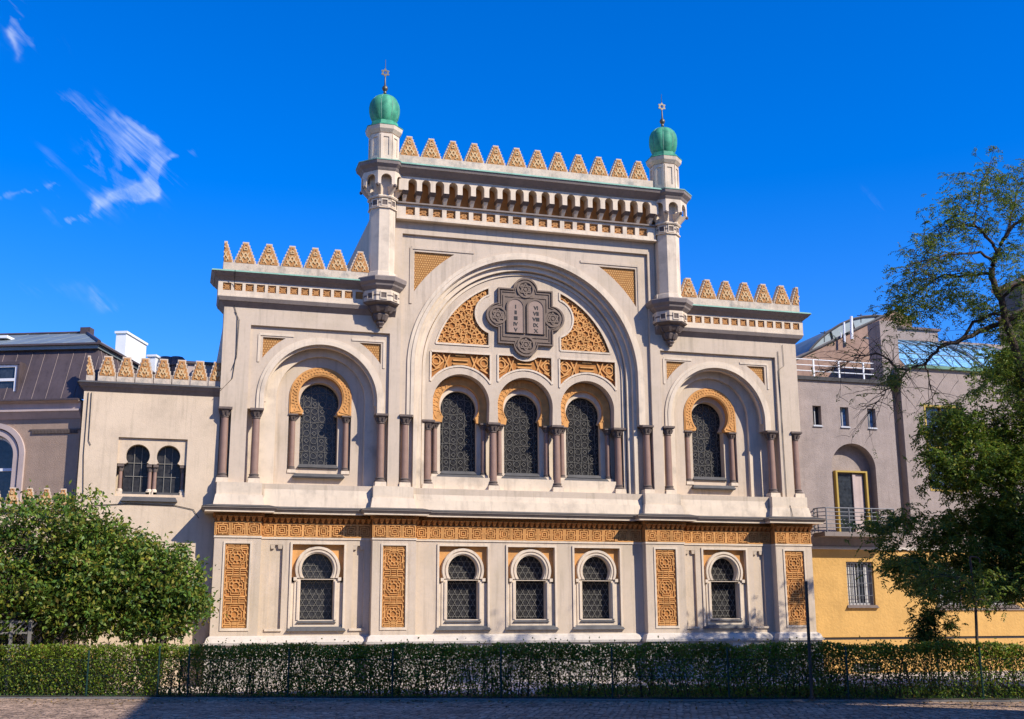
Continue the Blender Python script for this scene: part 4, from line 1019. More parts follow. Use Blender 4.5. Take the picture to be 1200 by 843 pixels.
# houses across the street, behind and to the right of the camera (unseen; footprints shaped to throw shade on street and tree)
def street_house(name, foot, h, m, label):
    cx = sum(p[0] for p in foot)/4; cy = sum(p[1] for p in foot)/4
    r = tag(empty(name,(cx,cy,0)), label, 'house')
    f = [(x-cx,y-cy) for x,y in foot]; b = MB()
    b.add([(x,y,0) for x,y in f]+[(x,y,h) for x,y in f],[(0,1,5,4),(1,2,6,5),(2,3,7,6),(3,0,4,7),(4,5,6,7)]); b.build('wall',m,r)
    b = MB(); b.add([(x*1.02,y*1.02,h+.01) for x,y in f]+[(x*1.02,y*1.02,h+.3) for x,y in f],[(0,1,5,4),(1,2,6,5),(2,3,7,6),(3,0,4,7),(4,5,6,7),(3,2,1,0)]); b.build('cornice',CORN,r)
    b = MB(); g = MB()
    for i in range(4):
        p,q = Vector((*f[i],0)),Vector((*f[(i+1)%4],0)); l = (q-p).length; d = (q-p)/l; nrm = Vector((d.y,-d.x,0))
        if nrm.dot((p+q)/2) < 0: nrm = -nrm
        for fl in range(int(h/3.6)):
            for k in range(int(l/2.8)):
                c = p+d*(1.4+2.8*k)+nrm*.02; z = 1.2+3.6*fl
                for mb,hw,z0,z1,dd in ((b,.62,z-.12,z+1.95,.05),(g,.5,z,z+1.8,.08)):
                    a_,c_ = c-d*hw,c+d*hw; n_ = nrm*dd
                    mb.add([(a_.x,a_.y,z0),(c_.x,c_.y,z0),(c_.x,c_.y,z1),(a_.x,a_.y,z1)]+[(a_.x+n_.x,a_.y+n_.y,z0),(c_.x+n_.x,c_.y+n_.y,z0),(c_.x+n_.x,c_.y+n_.y,z1),(a_.x+n_.x,a_.y+n_.y,z1)],[(4,5,6,7),(0,1,5,4),(1,2,6,5),(2,3,7,6),(3,0,4,7)])
    b.build('window_frames',WHITEP,r); g.build('window_panes',GLASSW,r)
street_house('street_house', [(4.0,-24.8),(11.6,-24.8),(20.1,-35.9),(2.5,-57)], 20, MAUVE, 'tall mauve rendered house across the street, out of the photograph, shading the cobbles')
street_house('corner_house', [(22,-29),(34,-29),(41.6,-38),(29.7,-38)], 23.5, ANNEX, 'taller cream house across the street, out of the photograph, shading the dark tree')

street_house('street_house', [(-52,-44),(-16,-58),(-21,-71),(-57,-57)], 19, YELLOW, 'long yellow rendered house behind the viewpoint, unseen, added to cut blue sky light on the synagogue')  # unseen, added to block blue sky fill and bounce warm light on the facade
# ------------------------------------------------------------------ ground
def sheet(name, pts, z, m, kind='structure'):
    b = MB(); b.add([(x,y,z) for x,y in pts],[tuple(range(len(pts)))]); return tag(b.build(name, m), kind=kind)
HD = Vector((.915,-.403,0)).normalized(); HN = Vector((HD.y,-HD.x,0))      # along the hedge, towards the street
H0 = Vector((-17.5,-4.35,0))
def hp(s, n=0, z=0): p = H0+HD*s+HN*n; return (p.x,p.y,z)
COB = mat('cobbles',(.20,.18,.165),.85,.1,.5); nt = COB.node_tree; N = nt.nodes; L = nt.links; bs = N['Principled BSDF']
tc = N.new('ShaderNodeTexCoord'); mp = N.new('ShaderNodeMapping'); L.new(tc.outputs['Object'],mp.inputs[0]); mp.inputs['Rotation'].default_value = (0,0,radians(24))
vo = N.new('ShaderNodeTexVoronoi'); vo.inputs['Scale'].default_value = 6.0; vo.inputs['Randomness'].default_value = .55; L.new(mp.outputs[0],vo.inputs['Vector'])
ve = N.new('ShaderNodeTexVoronoi'); ve.feature = 'DISTANCE_TO_EDGE'; ve.inputs['Scale'].default_value = 6.0; ve.inputs['Randomness'].default_value = .55; L.new(mp.outputs[0],ve.inputs['Vector'])
rp = N.new('ShaderNodeValToRGB'); rp.color_ramp.elements[0].color = (.22,.145,.095,1); rp.color_ramp.elements[1].color = (.60,.40,.26,1)
sp = N.new('ShaderNodeSeparateColor'); L.new(vo.outputs['Color'],sp.inputs[0]); L.new(sp.outputs[0],rp.inputs[0])
rm = N.new('ShaderNodeMapRange'); rm.inputs[1].default_value = .0; rm.inputs[2].default_value = .12; rm.inputs[3].default_value = .28; rm.inputs[4].default_value = 1; L.new(ve.outputs['Distance'],rm.inputs[0])
no = N.new('ShaderNodeTexNoise'); no.inputs['Scale'].default_value = .45; no.inputs['Detail'].default_value = 6; L.new(tc.outputs['Object'],no.inputs['Vector'])
r2_ = N.new('ShaderNodeMapRange'); r2_.inputs[1].default_value = .3; r2_.inputs[2].default_value = .7; r2_.inputs[3].default_value = .7; r2_.inputs[4].default_value = 1.25; L.new(no.outputs['Fac'],r2_.inputs[0])
mu = N.new('ShaderNodeMath'); mu.operation = 'MULTIPLY'; L.new(rm.outputs[0],mu.inputs[0]); L.new(r2_.outputs[0],mu.inputs[1])
sc2 = N.new('ShaderNodeVectorMath'); sc2.operation = 'SCALE'; L.new(rp.outputs[0],sc2.inputs[0]); L.new(mu.outputs[0],sc2.inputs['Scale']); L.new(sc2.outputs[0],bs.inputs['Base Color'])
bu = N.new('ShaderNodeBump'); bu.inputs['Strength'].default_value = 1; bu.inputs['Distance'].default_value = .05; L.new(rm.outputs[0],bu.inputs['Height']); L.new(bu.outputs[0],bs.inputs['Normal'])
EARTH = mat('garden_soil',(.13,.095,.06),.95,.25,2,bump=.6,bscale=20,dirt=.3)
GR = mat('lawn',(.055,.11,.025),.95,.25,1.5,bump=.8,bscale=40,dirt=.3,col2=(.09,.12,.03),c2scale=3)
ASPH = mat('ground',(.22,.20,.18),.95,.15,.1)
sheet('ground', [(-1500,-1500),(1500,-1500),(1500,1500),(-1500,1500)], -.02, ASPH)
sheet('street', [hp(-60,.35)[:2],hp(80,.35)[:2],hp(80,60)[:2],hp(-60,60)[:2]], 0, COB)
sheet('garden_bed', [hp(-60,.2)[:2],hp(80,.2)[:2],hp(80,-1.6)[:2],hp(-60,-1.6)[:2]], .06, EARTH)
sheet('forecourt', [hp(-12,-1.6)[:2],hp(60,-1.6)[:2],(60,1),(-30,1)], .02, COURT)
sheet('lawn', [hp(15.5,-1.59)[:2],hp(40,-1.59)[:2],hp(40,-5.0)[:2],hp(15.5,-3.5)[:2]], .064, GR)
b = MB()
s = -14
while s < 45:
    l = 1.0; p0 = Vector(hp(s+.005,.34)); p1 = Vector(hp(s+l-.005,.34)); q1 = Vector(hp(s+l-.005,.2)); q0 = Vector(hp(s+.005,.2)); dz = .045+rnd.uniform(-.006,.006)
    vs = [tuple(p) for p in (p0,p1,q1,q0)]; b.add([(x,y,-.01) for x,y,z in vs]+[(x,y,dz) for x,y,z in vs],[(0,1,5,4),(1,2,6,5),(2,3,7,6),(3,0,4,7),(4,5,6,7)]); s += l
tag(b.build('kerb',KERB), kind='structure')

# ------------------------------------------------------------------ foliage helpers
RG = np.random.default_rng(11)
def leaf_mesh(name, pos, axis, up, L_, W_, m, parent=None, fold=.25):
    """pos: leaf bases, axis: leaf directions, up: rough normals"""
    n = len(pos); axis = axis/np.linalg.norm(axis,axis=1,keepdims=True)
    side = np.cross(axis,up); side /= np.linalg.norm(side,axis=1,keepdims=True)+1e-9; nrm = np.cross(side,axis)
    L_ = np.broadcast_to(L_,n)[:,None]; W_ = np.broadcast_to(W_,n)[:,None]
    v = np.empty((n,4,3)); v[:,0] = pos; v[:,1] = pos+axis*L_*.45+side*W_*.5+nrm*W_*fold; v[:,2] = pos+axis*L_-nrm*L_*.12; v[:,3] = pos+axis*L_*.45-side*W_*.5+nrm*W_*fold
    me = bpy.data.meshes.new(name); me.vertices.add(n*4); me.vertices.foreach_set('co',v.astype(np.float32).ravel())
    me.loops.add(n*4); me.loops.foreach_set('vertex_index',np.arange(n*4,dtype=np.int32))
    me.polygons.add(n); me.polygons.foreach_set('loop_start',np.arange(0,n*4,4,dtype=np.int32)); 
    me.update(calc_edges=True); me.validate(); me.materials.append(m)
    o = bpy.data.objects.new(name,me); COL.objects.link(o)
    if parent is not None: o.parent = parent
    return o
def rdir(n, zb=0, zs=1):
    d = RG.normal(size=(n,3)); d[:,2] = d[:,2]*zs+zb; return d/np.linalg.norm(d,axis=1,keepdims=True)
def sprays(P, D, nl, ln, ll, lw):
    """compound leaves: each spray a drooping rachis with paired leaflets"""
    n = len(P); k = nl//2; t = np.linspace(.15,1,k)
    D = D/np.linalg.norm(D,axis=1,keepdims=True)
    side = np.cross(D,np.array([0,0,1.])+RG.normal(size=(n,3))*.35); side /= np.linalg.norm(side,axis=1,keepdims=True)
    pos=[];ax=[]
    for ti in t:
        c = P+D*(ln*ti)[...,None] if np.ndim(ln) else P+D*ln*ti
        c = c+np.array([0,0,-1.])*(.35*ln*ti*ti)
        for sg in (-1,1):
            a = side*sg+D*.55+RG.normal(size=(n,3))*.22; a[:,2] -= .25
            pos.append(c); ax.append(a)
    pos = np.concatenate(pos); ax = np.concatenate(ax); up = np.tile(np.array([0,0,1.]),(len(pos),1))+RG.normal(size=(len(pos),3))*.5
    return pos, ax, up, RG.uniform(.7,1.2,len(pos))*ll, RG.uniform(.8,1.2,len(pos))*lw
def bez(a,b,c,n=8):
    a,b,c = Vector(a),Vector(b),Vector(c); return [a*(1-t)**2+b*2*t*(1-t)+c*t*t for t in [i/n for i in range(n+1)]]

# ------------------------------------------------------------------ two leafy trees at the left
def bush_tree(name, label, base, crown, stems, nclump, nleaf, m, group, sig=.27, ll=.165):
    r = tag(empty(name, base), label, 'tree', group)
    bv = Vector(base); tr = MB(); cl = []
    while len(cl) < nclump:
        cx,cy,cz,rx,ry,rz = crown[RG.integers(len(crown))]
        d = RG.normal(size=3); d /= np.linalg.norm(d); rr = RG.uniform(.35,1)**.6
        p = np.array([cx+d[0]*rx*rr,cy+d[1]*ry*rr,cz+d[2]*rz*rr])
        if p[2] > 1.5: cl.append(p)
    for k in range(nclump//6):      # stray shoots beyond the crown
        cx,cy,cz,rx,ry,rz = crown[RG.integers(len(crown))]; d = RG.normal(size=3); d[2] = abs(d[2])*.9-.2; d /= np.linalg.norm(d); q = RG.uniform(1.0,1.14)
        cl.append(np.array([cx+d[0]*rx*q,cy+d[1]*ry*q,max(1.6,cz+d[2]*rz*q)]))
    cl = np.array(cl); stray = np.arange(len(cl)) >= nclump
    tops = []
    for k in range(stems):
        a = 2*pi*k/stems+.4; cc = crown[k % len(crown)]
        top = Vector((cc[0]+cos(a)*cc[3]*.45,cc[1]+sin(a)*cc[4]*.45,cc[2]+.3))
        mid = bv+Vector((cos(a)*.45,sin(a)*.35,1.1)); pts = bez(bv+Vector((cos(a)*.10,sin(a)*.10,0)),mid,top,8)
        tr.tube([p-bv for p in pts],[.075*(1-.8*i/8)+.01 for i in range(9)],7); tops.append(pts)
    for p in cl[::2]:
        pts = tops[RG.integers(len(tops))]; q = min(pts[2:],key=lambda w:(w-Vector(p)).length+ (0.3 if w.z > p[2] else 0))
        tr.tube([w-bv for w in bez(q,(q+Vector(p))/2+Vector((0,0,.15)),p,4)],[.022,.018,.014,.01,.006],4)
    tr.build('trunk',BARK,r,60)
    sg_ = (RG.uniform(.55,1.25,len(cl))*np.where(stray,.55,1))[:,None,None]
    pos = cl[:,None,:]+RG.normal(size=(len(cl),nleaf,3))*np.array([sig,sig,sig*.75])*sg_
    keep = RG.uniform(size=pos.shape[:2]) < np.where(stray,.30,RG.uniform(.5,1,len(cl)))[:,None]; pos = pos[keep]
    n = len(pos); ax = rdir(n,-.35); up = rdir(n,.9)
    leaf_mesh('crown',pos-np.array(base),ax,up,RG.uniform(.7,1.25,n)*ll,RG.uniform(.7,1.2,n)*ll*.55,m,r)
    return r
bush_tree('broadleaf_tree','broad round leafy tree at the far left behind the hedge, its crown reaching the merlons', (-16.5,-3.0,0.02),
    [(-17.0,-3,3.9,2.6,1.7,2.0),(-16.4,-3.1,4.6,1.9,1.5,1.75),(-19.2,-2.7,4.0,2.0,1.5,2.0),(-15.2,-3.2,3.6,1.5,1.3,1.7),(-17.2,-3.3,2.9,2.6,1.4,1.2),(-15.6,-3.3,2.5,1.6,1.2,.9)],7,470,74,LEAF_SH,'leafy trees behind the hedge')
bush_tree('broadleaf_tree','smaller leafy tree with lower crown beside the ochre corner panel of the synagogue', (-13.3,-3.6,0.02),
    [(-13.6,-3.5,3.3,1.5,1.2,1.5),(-12.9,-3.6,3.0,1.15,1.0,1.35),(-14.4,-3.4,3.5,1.2,1.1,1.4),(-13.4,-3.6,2.5,1.6,1.0,.9)],5,250,74,LEAF_SH,'leafy trees behind the hedge',.24)

# ------------------------------------------------------------------ hedge
def hedge():
    r = tag(empty('hedge', hp(0)), 'long clipped hedge along the street, dense and sunlit at the left end', 'hedge')
    base = np.array(hp(0)); d = np.array(HD); nn = np.array(HN)
    def mk(n, s0, s1, f):
        s = RG.uniform(s0,s1,n); w = RG.uniform(0,.75,n); z = RG.uniform(0,1.42,n)
        keep = RG.uniform(0,1,n) < f(s,z,w); s,w,z = s[keep],w[keep],z[keep]
        return np.stack([s,w,z],1)
    def wob(s): return .035*np.sin(s*1.7)+.03*np.sin(s*4.3+1)+.02*np.sin(s*9.1)
    def dens(s,z,w):
        topb = 1/(1+np.exp(-(z-1.10)*14)); clump = .5+.5*np.sin(s*2.4+np.sin(s*.9)*2)*np.sin(z*4+s*1.1)
        thin = .21+.25*clump+.20*(z/1.4)+.22*np.maximum(0,np.sin(s*.55+2))
        f = thin+topb*.85
        return np.clip(f*(z < 1.40+wob(s)*1.0),0,1)
    A = mk(70000,-14,4.6,lambda s,z,w: np.clip(.35+.6*(s < 4+RG.normal(size=len(s))*.5)*1+.3*(z > 1.2),0,1)*(z > .05+.45*(w < .1)*(RG.uniform(size=len(s)) < .3))*(z < 1.42+wob(s)))
    B = mk(165000,4.2,40,dens)
    C_ = RG.uniform(size=(500,3))*np.array([54,.5,.20])+np.array([-14,.1,1.36])     # stray shoots on top
    Pp = np.concatenate([A,B,C_]); pos = Pp[:,:1]*d-Pp[:,1:2]*nn; pos[:,2] = Pp[:,2]+.06
    n = len(pos); ax = rdir(n,.3); up = rdir(n,.5)
    leaf_mesh('foliage',pos,ax,up,RG.uniform(.055,.10,n),RG.uniform(.035,.06,n),LEAF_HG,r)
    st = MB(); s = -14
    while s < 40:
        for k in range(rnd.choice([2,3,3,4])):
            x = s+rnd.uniform(-.1,.1); w = rnd.uniform(.25,.5); lean = rnd.uniform(-.35,.35)
            p = lambda a,b_,z: tuple(HD*a-HN*b_+Vector((0,0,z)))
            st.tube([p(x,w,.02),p(x+lean*.4,w+rnd.uniform(-.05,.05),.5),p(x+lean,w+rnd.uniform(-.2,.2),1.2)],[rnd.uniform(.012,.022),.012,.006],5)
            if rnd.random() < .8: st.tube([p(x+lean*.4,w,.5),p(x+lean*.4+rnd.uniform(-.3,.3),w+rnd.uniform(-.2,.2),1.15)],[.009,.004],4)
        s += rnd.uniform(.16,.34)
    st.build('stems',BARK,r)
hedge()

# ------------------------------------------------------------------ chain link fence in front of the hedge
CF = tag(empty('wire_fence', hp(0,.12)), 'low green chain-link fence with slim posts in front of the hedge', 'fence')
def fp(s,n,z): return tuple(HD*s+HN*n+Vector((0,0,z)))
for s,h in [(-8,1.3),(-3.6,1.3),(-.4,1.3),(2.7,1.3),(4.85,1.42),(5.75,1.4),(8.7,1.35),(11.7,1.35),(14.75,1.38),(17.8,1.35),(20.9,1.35),(24,1.35),(27.4,1.35),(31,1.35),(34.5,1.35)]:
    b = MB(); b.tube([fp(s,0,0),fp(s,0,h)],.026,8); b.lathe([(.03,h),(.03,h+.02),(.01,h+.035)],*fp(s,0,0)[:2],8); b.build('post',FENCEG,CF)
b = MB(); pit = .15; hh = .98
k = 0; s = -13.0
while s < 36:
    b.tube([fp(s,.03,.08),fp(s+hh,.03,.08+hh)],.0030,3); b.tube([fp(s+hh,.036,.08),fp(s,.036,.08+hh)],.0030,3); s += pit
b.build('wire_mesh',FENCEG,CF)
b = MB()
for z in (.08,.62,1.07): b.tube([fp(-13,.033,z),fp(37,.033,z)],.005,4)
b.build('tension_wire',FENCEG,CF)

# ------------------------------------------------------------------ trellis screen behind the left tree
TR = tag(empty('trellis_screen',(-17.3,-4.0,0)), 'pale grey wooden trellis gate with diagonal slats behind the hedge at the far left', 'trellis')
b = MB(); b.box(-2.0,.5,-.03,.03,2.13,2.19); b.box(-2.0,.5,-.03,.03,1.80,1.86); b.build('rail',TRELL,TR)
b = MB()
for k in range(14):
    x = -2+k*.18; b.bars([((x,1.861),(x+.26,2.129))],.035,-.02,.02)
b.build('diagonal_slats',TRELL,TR)
for x in (-1.2,-.1,.42):
    b = MB(); b.box(x-.05,x+.05,-.05,.05,0,2.22); b.build('post',TRELL,TR)
b = MB()
for k in range(8):
    b.bars([((.05+k*.09,.6),(.05+k*.09-.3,1.5)),((-.25+k*.09,.6),(.05+k*.09,1.5))] if k < 5 else [],.03,-.02,.02)
b.build('lattice_leaf',TRELL,TR)
DS = tag(empty('garden_shed',(-18.6,-2.2,0)), 'dark brown timber shed wall under the tree behind the trellis', 'shed')
b = MB(); b.box(-2.2,1.1,0,1.4,0,1.95); b.build('shed_wall',BARK,DS); b = MB(); b.hexa((-2.3,1.2,-.1,1.5),(-2.3,1.2,.3,1.5),1.951,2.3); b.build('shed_roof',ROOFM,DS)

# ------------------------------------------------------------------ slim posts
po = MB(); p0 = at(951,812,-14.0); p1 = at(944.5,684,-14.0)
po.tube([Vector((0,0,0)),Vector((p1.x-p0.x,0,p1.z))],.045,8); po.lathe([(.09,0),(.09,.05),(.05,.08)],0,0,8)
o = po.build('signless_post',IRON); o.name = 'slim_post'; o.location = (p0.x,-14.0,.06); tag(o,'slim dark leaning metal post in the hedge before the right corner of the synagogue','post')

# ------------------------------------------------------------------ trees at the right
def px_path(pts, Y0, Y1=None):
    n = len(pts); Y1 = Y0 if Y1 is None else Y1
    return [at(x,y,Y0+(Y1-Y0)*i/max(1,n-1)) for i,(x,y) in enumerate(pts)]
def big_tree():
    base = at(1216,818,-15); base.z = .06
    r = tag(empty('locust_tree', base), 'tall sparse locust tree with dark bare limbs against the sky at the right edge', 'tree')
    tr = MB(); limbs = []
    def limb(pts, r0, r1, Y0=-15, Y1=None):
        p = px_path(pts,Y0,Y1); out = [p[0]]
        for i in range(len(p)-1):
            for j in range(1,4):
                t = j/3; out.append(p[i].lerp(p[i+1],t)+Vector((rnd.uniform(-.03,.03),rnd.uniform(-.05,.05),rnd.uniform(-.03,.03))))
        n = len(out); tr.tube([q-base for q in out],[r0+(r1-r0)*i/(n-1) for i in range(n)],7); limbs.append((out,r0,r1)); return out
    limb([(1222,822),(1220,700),(1216,560),(1204,450),(1182,385),(1173,350)],.17,.095)
    limb([(1173,350),(1166,335),(1161,321),(1165,306),(1169,296)],.095,.085)
    limb([(1169,296),(1177,281),(1185,267),(1199,256),(1225,240),(1250,215)],.065,.03,-15,-15.6)
    limb([(1169,296),(1163,285),(1153,273),(1141,264),(1129,265),(1115,268),(1098,276)],.055,.015,-15,-14.2)
    limb([(1141,264),(1144,250),(1147,234),(1150,215),(1160,200)],.035,.01,-14.7,-14.4)
    limb([(1161,321),(1145,322),(1127,324),(1107,322),(1093,330),(1080,339),(1066,352)],.05,.012,-15,-13.8)
    limb([(1165,306),(1149,295),(1127,297),(1107,299),(1090,305),(1072,318)],.045,.01,-15,-15.8)
    limb([(1177,281),(1186,250),(1192,225),(1204,200)],.04,.01,-15,-14.4)
    limb([(1205,368),(1190,372),(1169,380),(1145,390),(1125,400),(1110,403),(1100,408),(1093,417),(1083,426),(1064,434),(1056,445),(1046,458)],.085,.02,-15,-13.5)
    limb([(1064,434),(1050,432.6),(1046,427),(1040,421),(1028,414.6),(1010,416.5),(998,423),(985,430),(968,436)],.04,.008,-13.6,-13.0)
    limb([(1125,400),(1140,378),(1158,369),(1172,368)],.045,.05,-14.4,-15)
    limb([(1083,426),(1088,440),(1090,456),(1094,472)],.025,.006,-13.9,-13.6)
    limb([(1173,350),(1190,336),(1205,328),(1240,310)],.05,.03,-15,-15.8)
    limb([(1200,470),(1240,440),(1280,380),(1310,320)],.09,.03,-15,-16)
    limb([(1064,434),(1052,446),(1040,458),(1030,470),(1020,482)],.025,.006,-13.6,-13.3)
    # twigs and foliage
    P=[];D=[]
    def twig(q, d, L, r_):
        pts = bez(q,q+d*L*.5+Vector((0,0,.06)),q+d*L+Vector((rnd.uniform(-.1,.1),rnd.uniform(-.1,.1),-.12*L)),4)
        tr.tube([p-base for p in pts],[r_,r_*.8,r_*.6,r_*.45,r_*.3],4); return pts
    for out,r0,r1 in limbs[2:]:
        n = len(out)
        for i in range(3,n):
            for rep in range(3):
                if rnd.random() > .80: continue
                q = out[i]; t = (out[min(i+1,n-1)]-out[i-1]).normalized()
                d = (t*rnd.uniform(.2,1)+Vector((rnd.gauss(0,.7),rnd.gauss(0,.6),rnd.gauss(.15,.55)))).normalized()
                low = q.z < 10.0
                pts = twig(q,d,rnd.uniform(.4,1.15),.012)
                for j in (2,3,4):
                    if rnd.random() < .6:
                        e = twig(pts[j],(d+Vector((rnd.gauss(0,.7),rnd.gauss(0,.7),rnd.gauss(0,.5)))).normalized(),rnd.uniform(.2,.55),.007)
                        m_ = 1 if low else rnd.choice([2,3,4])
                        for k in range(m_):
                            if low and rnd.random() < .62: continue
                            P.append(e[rnd.choice([2,3,4])]); D.append(Vector((rnd.gauss(0,1),rnd.gauss(0,1),rnd.gauss(-.1,.4))))
    # looser clouds of foliage filling the upper crown
    cl = [(1085,300),(1072,325),(1100,285),(1120,255),(1110,240),(1140,225),(1165,215),(1185,230),(1195,205),(1140,345),(1120,350),(1100,345),(1150,360),(1180,300),(1195,290),(1190,330),(1062,345),(1078,360),(1125,330),(1210,250),(1230,230),(1240,290),(1220,320),(1270,260),(1260,340)]
    for cx,cy in cl:
        for k in range(60):
            p = at(cx+rnd.gauss(0,12),cy+rnd.gauss(0,9),-15+rnd.gauss(0,.8)); P.append(p); D.append(Vector((rnd.gauss(0,1),rnd.gauss(0,1),rnd.gauss(-.1,.4))))
    for cx,cy in [(1050,362),(1062,372),(1045,440),(1180,395),(1195,380),(1188,415),(1195,440),(1210,400),(1220,430),(1175,420),(1198,425),(1165,438),(1200,450),(1190,460),(1206,440),(1185,430),(1210,470)]:
        for k in range(80):
            p = at(cx+rnd.gauss(0,9),cy+rnd.gauss(0,7),-14.5+rnd.gauss(0,.5)); P.append(p); D.append(Vector((rnd.gauss(0,1),rnd.gauss(0,1),rnd.gauss(-.1,.4))))
    tr.build('trunk',BARK,r,60)
    P = np.array([tuple(p-base) for p in P]); D = np.array([tuple(d) for d in D])
    leaf_mesh('crown',*sprays(P,D,10,.24,.085,.036),LEAF_BG,r)
big_tree()

def masses(name, label, base, trunk, polys, nclump, nspray, sig, m, Y, dY, holes=(), ll=.10, lw=.045, ln=.26, cat='tree', trunks=()):
    base = Vector(base); r = tag(empty(name, base), label, cat); tr = MB()
    cl = []; g = 0
    wts = [(max(p[0] for p in q)-min(p[0] for p in q))*(max(p[1] for p in q)-min(p[1] for p in q)) for q in polys]
    while len(cl) < nclump and g < 20000:
        g += 1; pl = rnd.choices(polys,wts)[0]
        x = rnd.uniform(min(p[0] for p in pl),max(p[0] for p in pl)); y = rnd.uniform(min(p[1] for p in pl),max(p[1] for p in pl))
        if inside((x,y),pl) and not any(inside((x,y),h) for h in holes): cl.append(at(x,y,Y+rnd.gauss(0,dY)))
    tp = [Vector(t) for t in trunk]
    tr.tube([t-base for t in tp],[max(.02,trunks[0]+(trunks[1]-trunks[0])*i/(len(tp)-1)) for i in range(len(tp))],8)
    nodes = [(t,trunks[1]) for t in tp[2:]]
    for c in sorted(cl,key=lambda c: min((c-t).length for t in tp[2:])):      # boughs grow outwards, each clump from the nearest one
        q,rq = min(nodes,key=lambda w:(w[0]-c).length)
        rr = max(.007,rq*.80); tr.tube([w-base for w in bez(q,(q+c)/2+Vector((rnd.gauss(0,.1),rnd.gauss(0,.1),.12)),c,4)],[rr,rr*.95,rr*.9,rr*.86,rr*.8],5); nodes.append((c,rr))
    tr.build('trunk',BARK,r,60)
    C = np.array([tuple(c-base) for c in cl]); P = C[:,None,:]+RG.normal(size=(len(C),nspray,3))*np.array([sig,sig,sig*.6])*RG.uniform(.7,1.6,len(C))[:,None,None]; P = P[RG.uniform(size=P.shape[:2]) < RG.uniform(.35,1,len(C))[:,None]]
    D = rdir(len(P),-.15,.5); leaf_mesh('crown',*sprays(P,D,12,ln,ll,lw),m,r)
    return r
YD = -10
dk = [[(1200,470),(1165,480),(1115,492),(1092,515),(1092,555),(1120,575),(1200,580),(1290,570),(1290,470)],
      [(1095,600),(1200,590),(1290,600),(1290,690),(1200,700),(1120,705),(1090,670)],[(1130,490),(1300,480),(1330,690),(1130,700)],[(1086,480),(1130,470),(1135,570),(1090,565)],
      [(1200,405),(1168,420),(1150,440),(1125,470),(1200,465),(1290,440),(1290,395)],
      [(1020,650),(1045,622),(1100,615),(1110,670),(1090,705),(1045,692)],[(1022,615),(1060,605),(1095,608),(1060,628),(1025,632)]]
hl = [[(1110,478),(1150,456),(1190,444),(1195,456),(1150,474),(1125,488)],[(1070,582),(1120,577),(1135,590),(1100,600)],[(1040,618),(1075,612),(1070,630),(1045,636)]]
masses('dense_tree','dense dark green tree with drooping leaves in front of the grey and yellow building', (15.8,YD,.06),
    [(15.8,YD,.06),(15.8,YD,2),(15.4,YD,4.5),(14.6,YD,6.0),(13.8,YD,7.5)], dk, 420, 46, .27, LEAF_BG, YD, .9, hl, .125, .055, .3, trunks=(.16,.05))
YS = -14.6
t0 = at(1148.5,790,YS); t1 = at(1143,705,YS)
masses('young_tree','slender young tree with one thin trunk standing behind the hedge at the right', (t0.x,YS,.06),
    [(t0.x,YS,.06),(t0.x-.02,YS,1.2),(t1.x,YS,t1.z),(t1.x-.05,YS,t1.z+1.2)], [[(1040,640),(1085,650),(1150,660),(1195,650),(1190,700),(1150,708),(1100,700),(1070,690)],[(1060,690),(1085,680),(1105,705),(1080,712)]], 30, 26, .22, LEAF_BG, YS, .5, (), .085, .04, .2, trunks=(.05,.03))
sb = at(1100,790,-13.6)
masses('sapling','small bushy sapling rising out of the hedge before the yellow wall', (sb.x,-13.6,.06),
    [(sb.x,-13.6,.06),(sb.x,-13.6,1.0),(sb.x,-13.6,1.9),(sb.x,-13.6,2.3)], [[(1085,715),(1100,712),(1118,722),(1122,740),(1112,758),(1085,758),(1072,742),(1075,726)]], 40, 24, .10, LEAF_DK, -13.6, .25, (), .07, .035, .15, cat='shrub', trunks=(.03,.015))

def tall_tree():
    base = Vector((18.5,-31,0)); r = tag(empty('hedge_shade_tree',base),'unseen tall high-crowned plane tree, added across the street to shade the hedge','tree')  # unseen tree added, crown raised to shade the hedge but not the street
    t = MB(); t.tube([(0,0,0),(.1,0,6),(0,.1,13),(0,0,22)],[.28,.24,.18,.05],9)
    for k in range(14):
        a = k*2.4; z = 14+.6*k; t.tube(bez((0,0,z),(cos(a)*1.2,sin(a)*1.0,z+.6),(cos(a)*2.8,sin(a)*2.2,z+1.6),5),[.08,.06,.05,.04,.03,.02],5)
    t.build('trunk',BARKL,r,60)
    n = 9000; d = RG.normal(size=(n,3)); d /= np.linalg.norm(d,axis=1,keepdims=True); q = d*(RG.uniform(.1,1,n)**.45)[:,None]*np.array([3.9,2.6,4.9])+np.array([0,0,20.8])
    leaf_mesh('crown',q,rdir(n,-.3),rdir(n,.8),RG.uniform(.25,.42,n),RG.uniform(.2,.32,n),LEAF_SH,r)
tall_tree()

# grass tufts on the lawn and along the kerb
n = 9000; s = RG.uniform(15.6,36,n); w = RG.uniform(.3,4.6,n)
pos = np.array([hp(0)])+s[:,None]*np.array(HD)-w[:,None]*np.array(HN); pos[:,2] = .06
ax = rdir(n,2.5); g = leaf_mesh('grass',pos,ax,rdir(n,0),RG.uniform(.10,.24,n),RG.uniform(.02,.035,n),GRASSB); tag(g,kind='stuff')
n = 2500; s = RG.uniform(-14,36,n); w = RG.uniform(-.16,.1,n)
pos = np.array([hp(0)])+s[:,None]*np.array(HD)-w[:,None]*np.array(HN); pos[:,2] = .05
ax = rdir(n,2.0); g = leaf_mesh('kerb_grass',pos,ax,rdir(n,0),RG.uniform(.05,.12,n),RG.uniform(.015,.03,n),GRASSB); tag(g,kind='stuff')

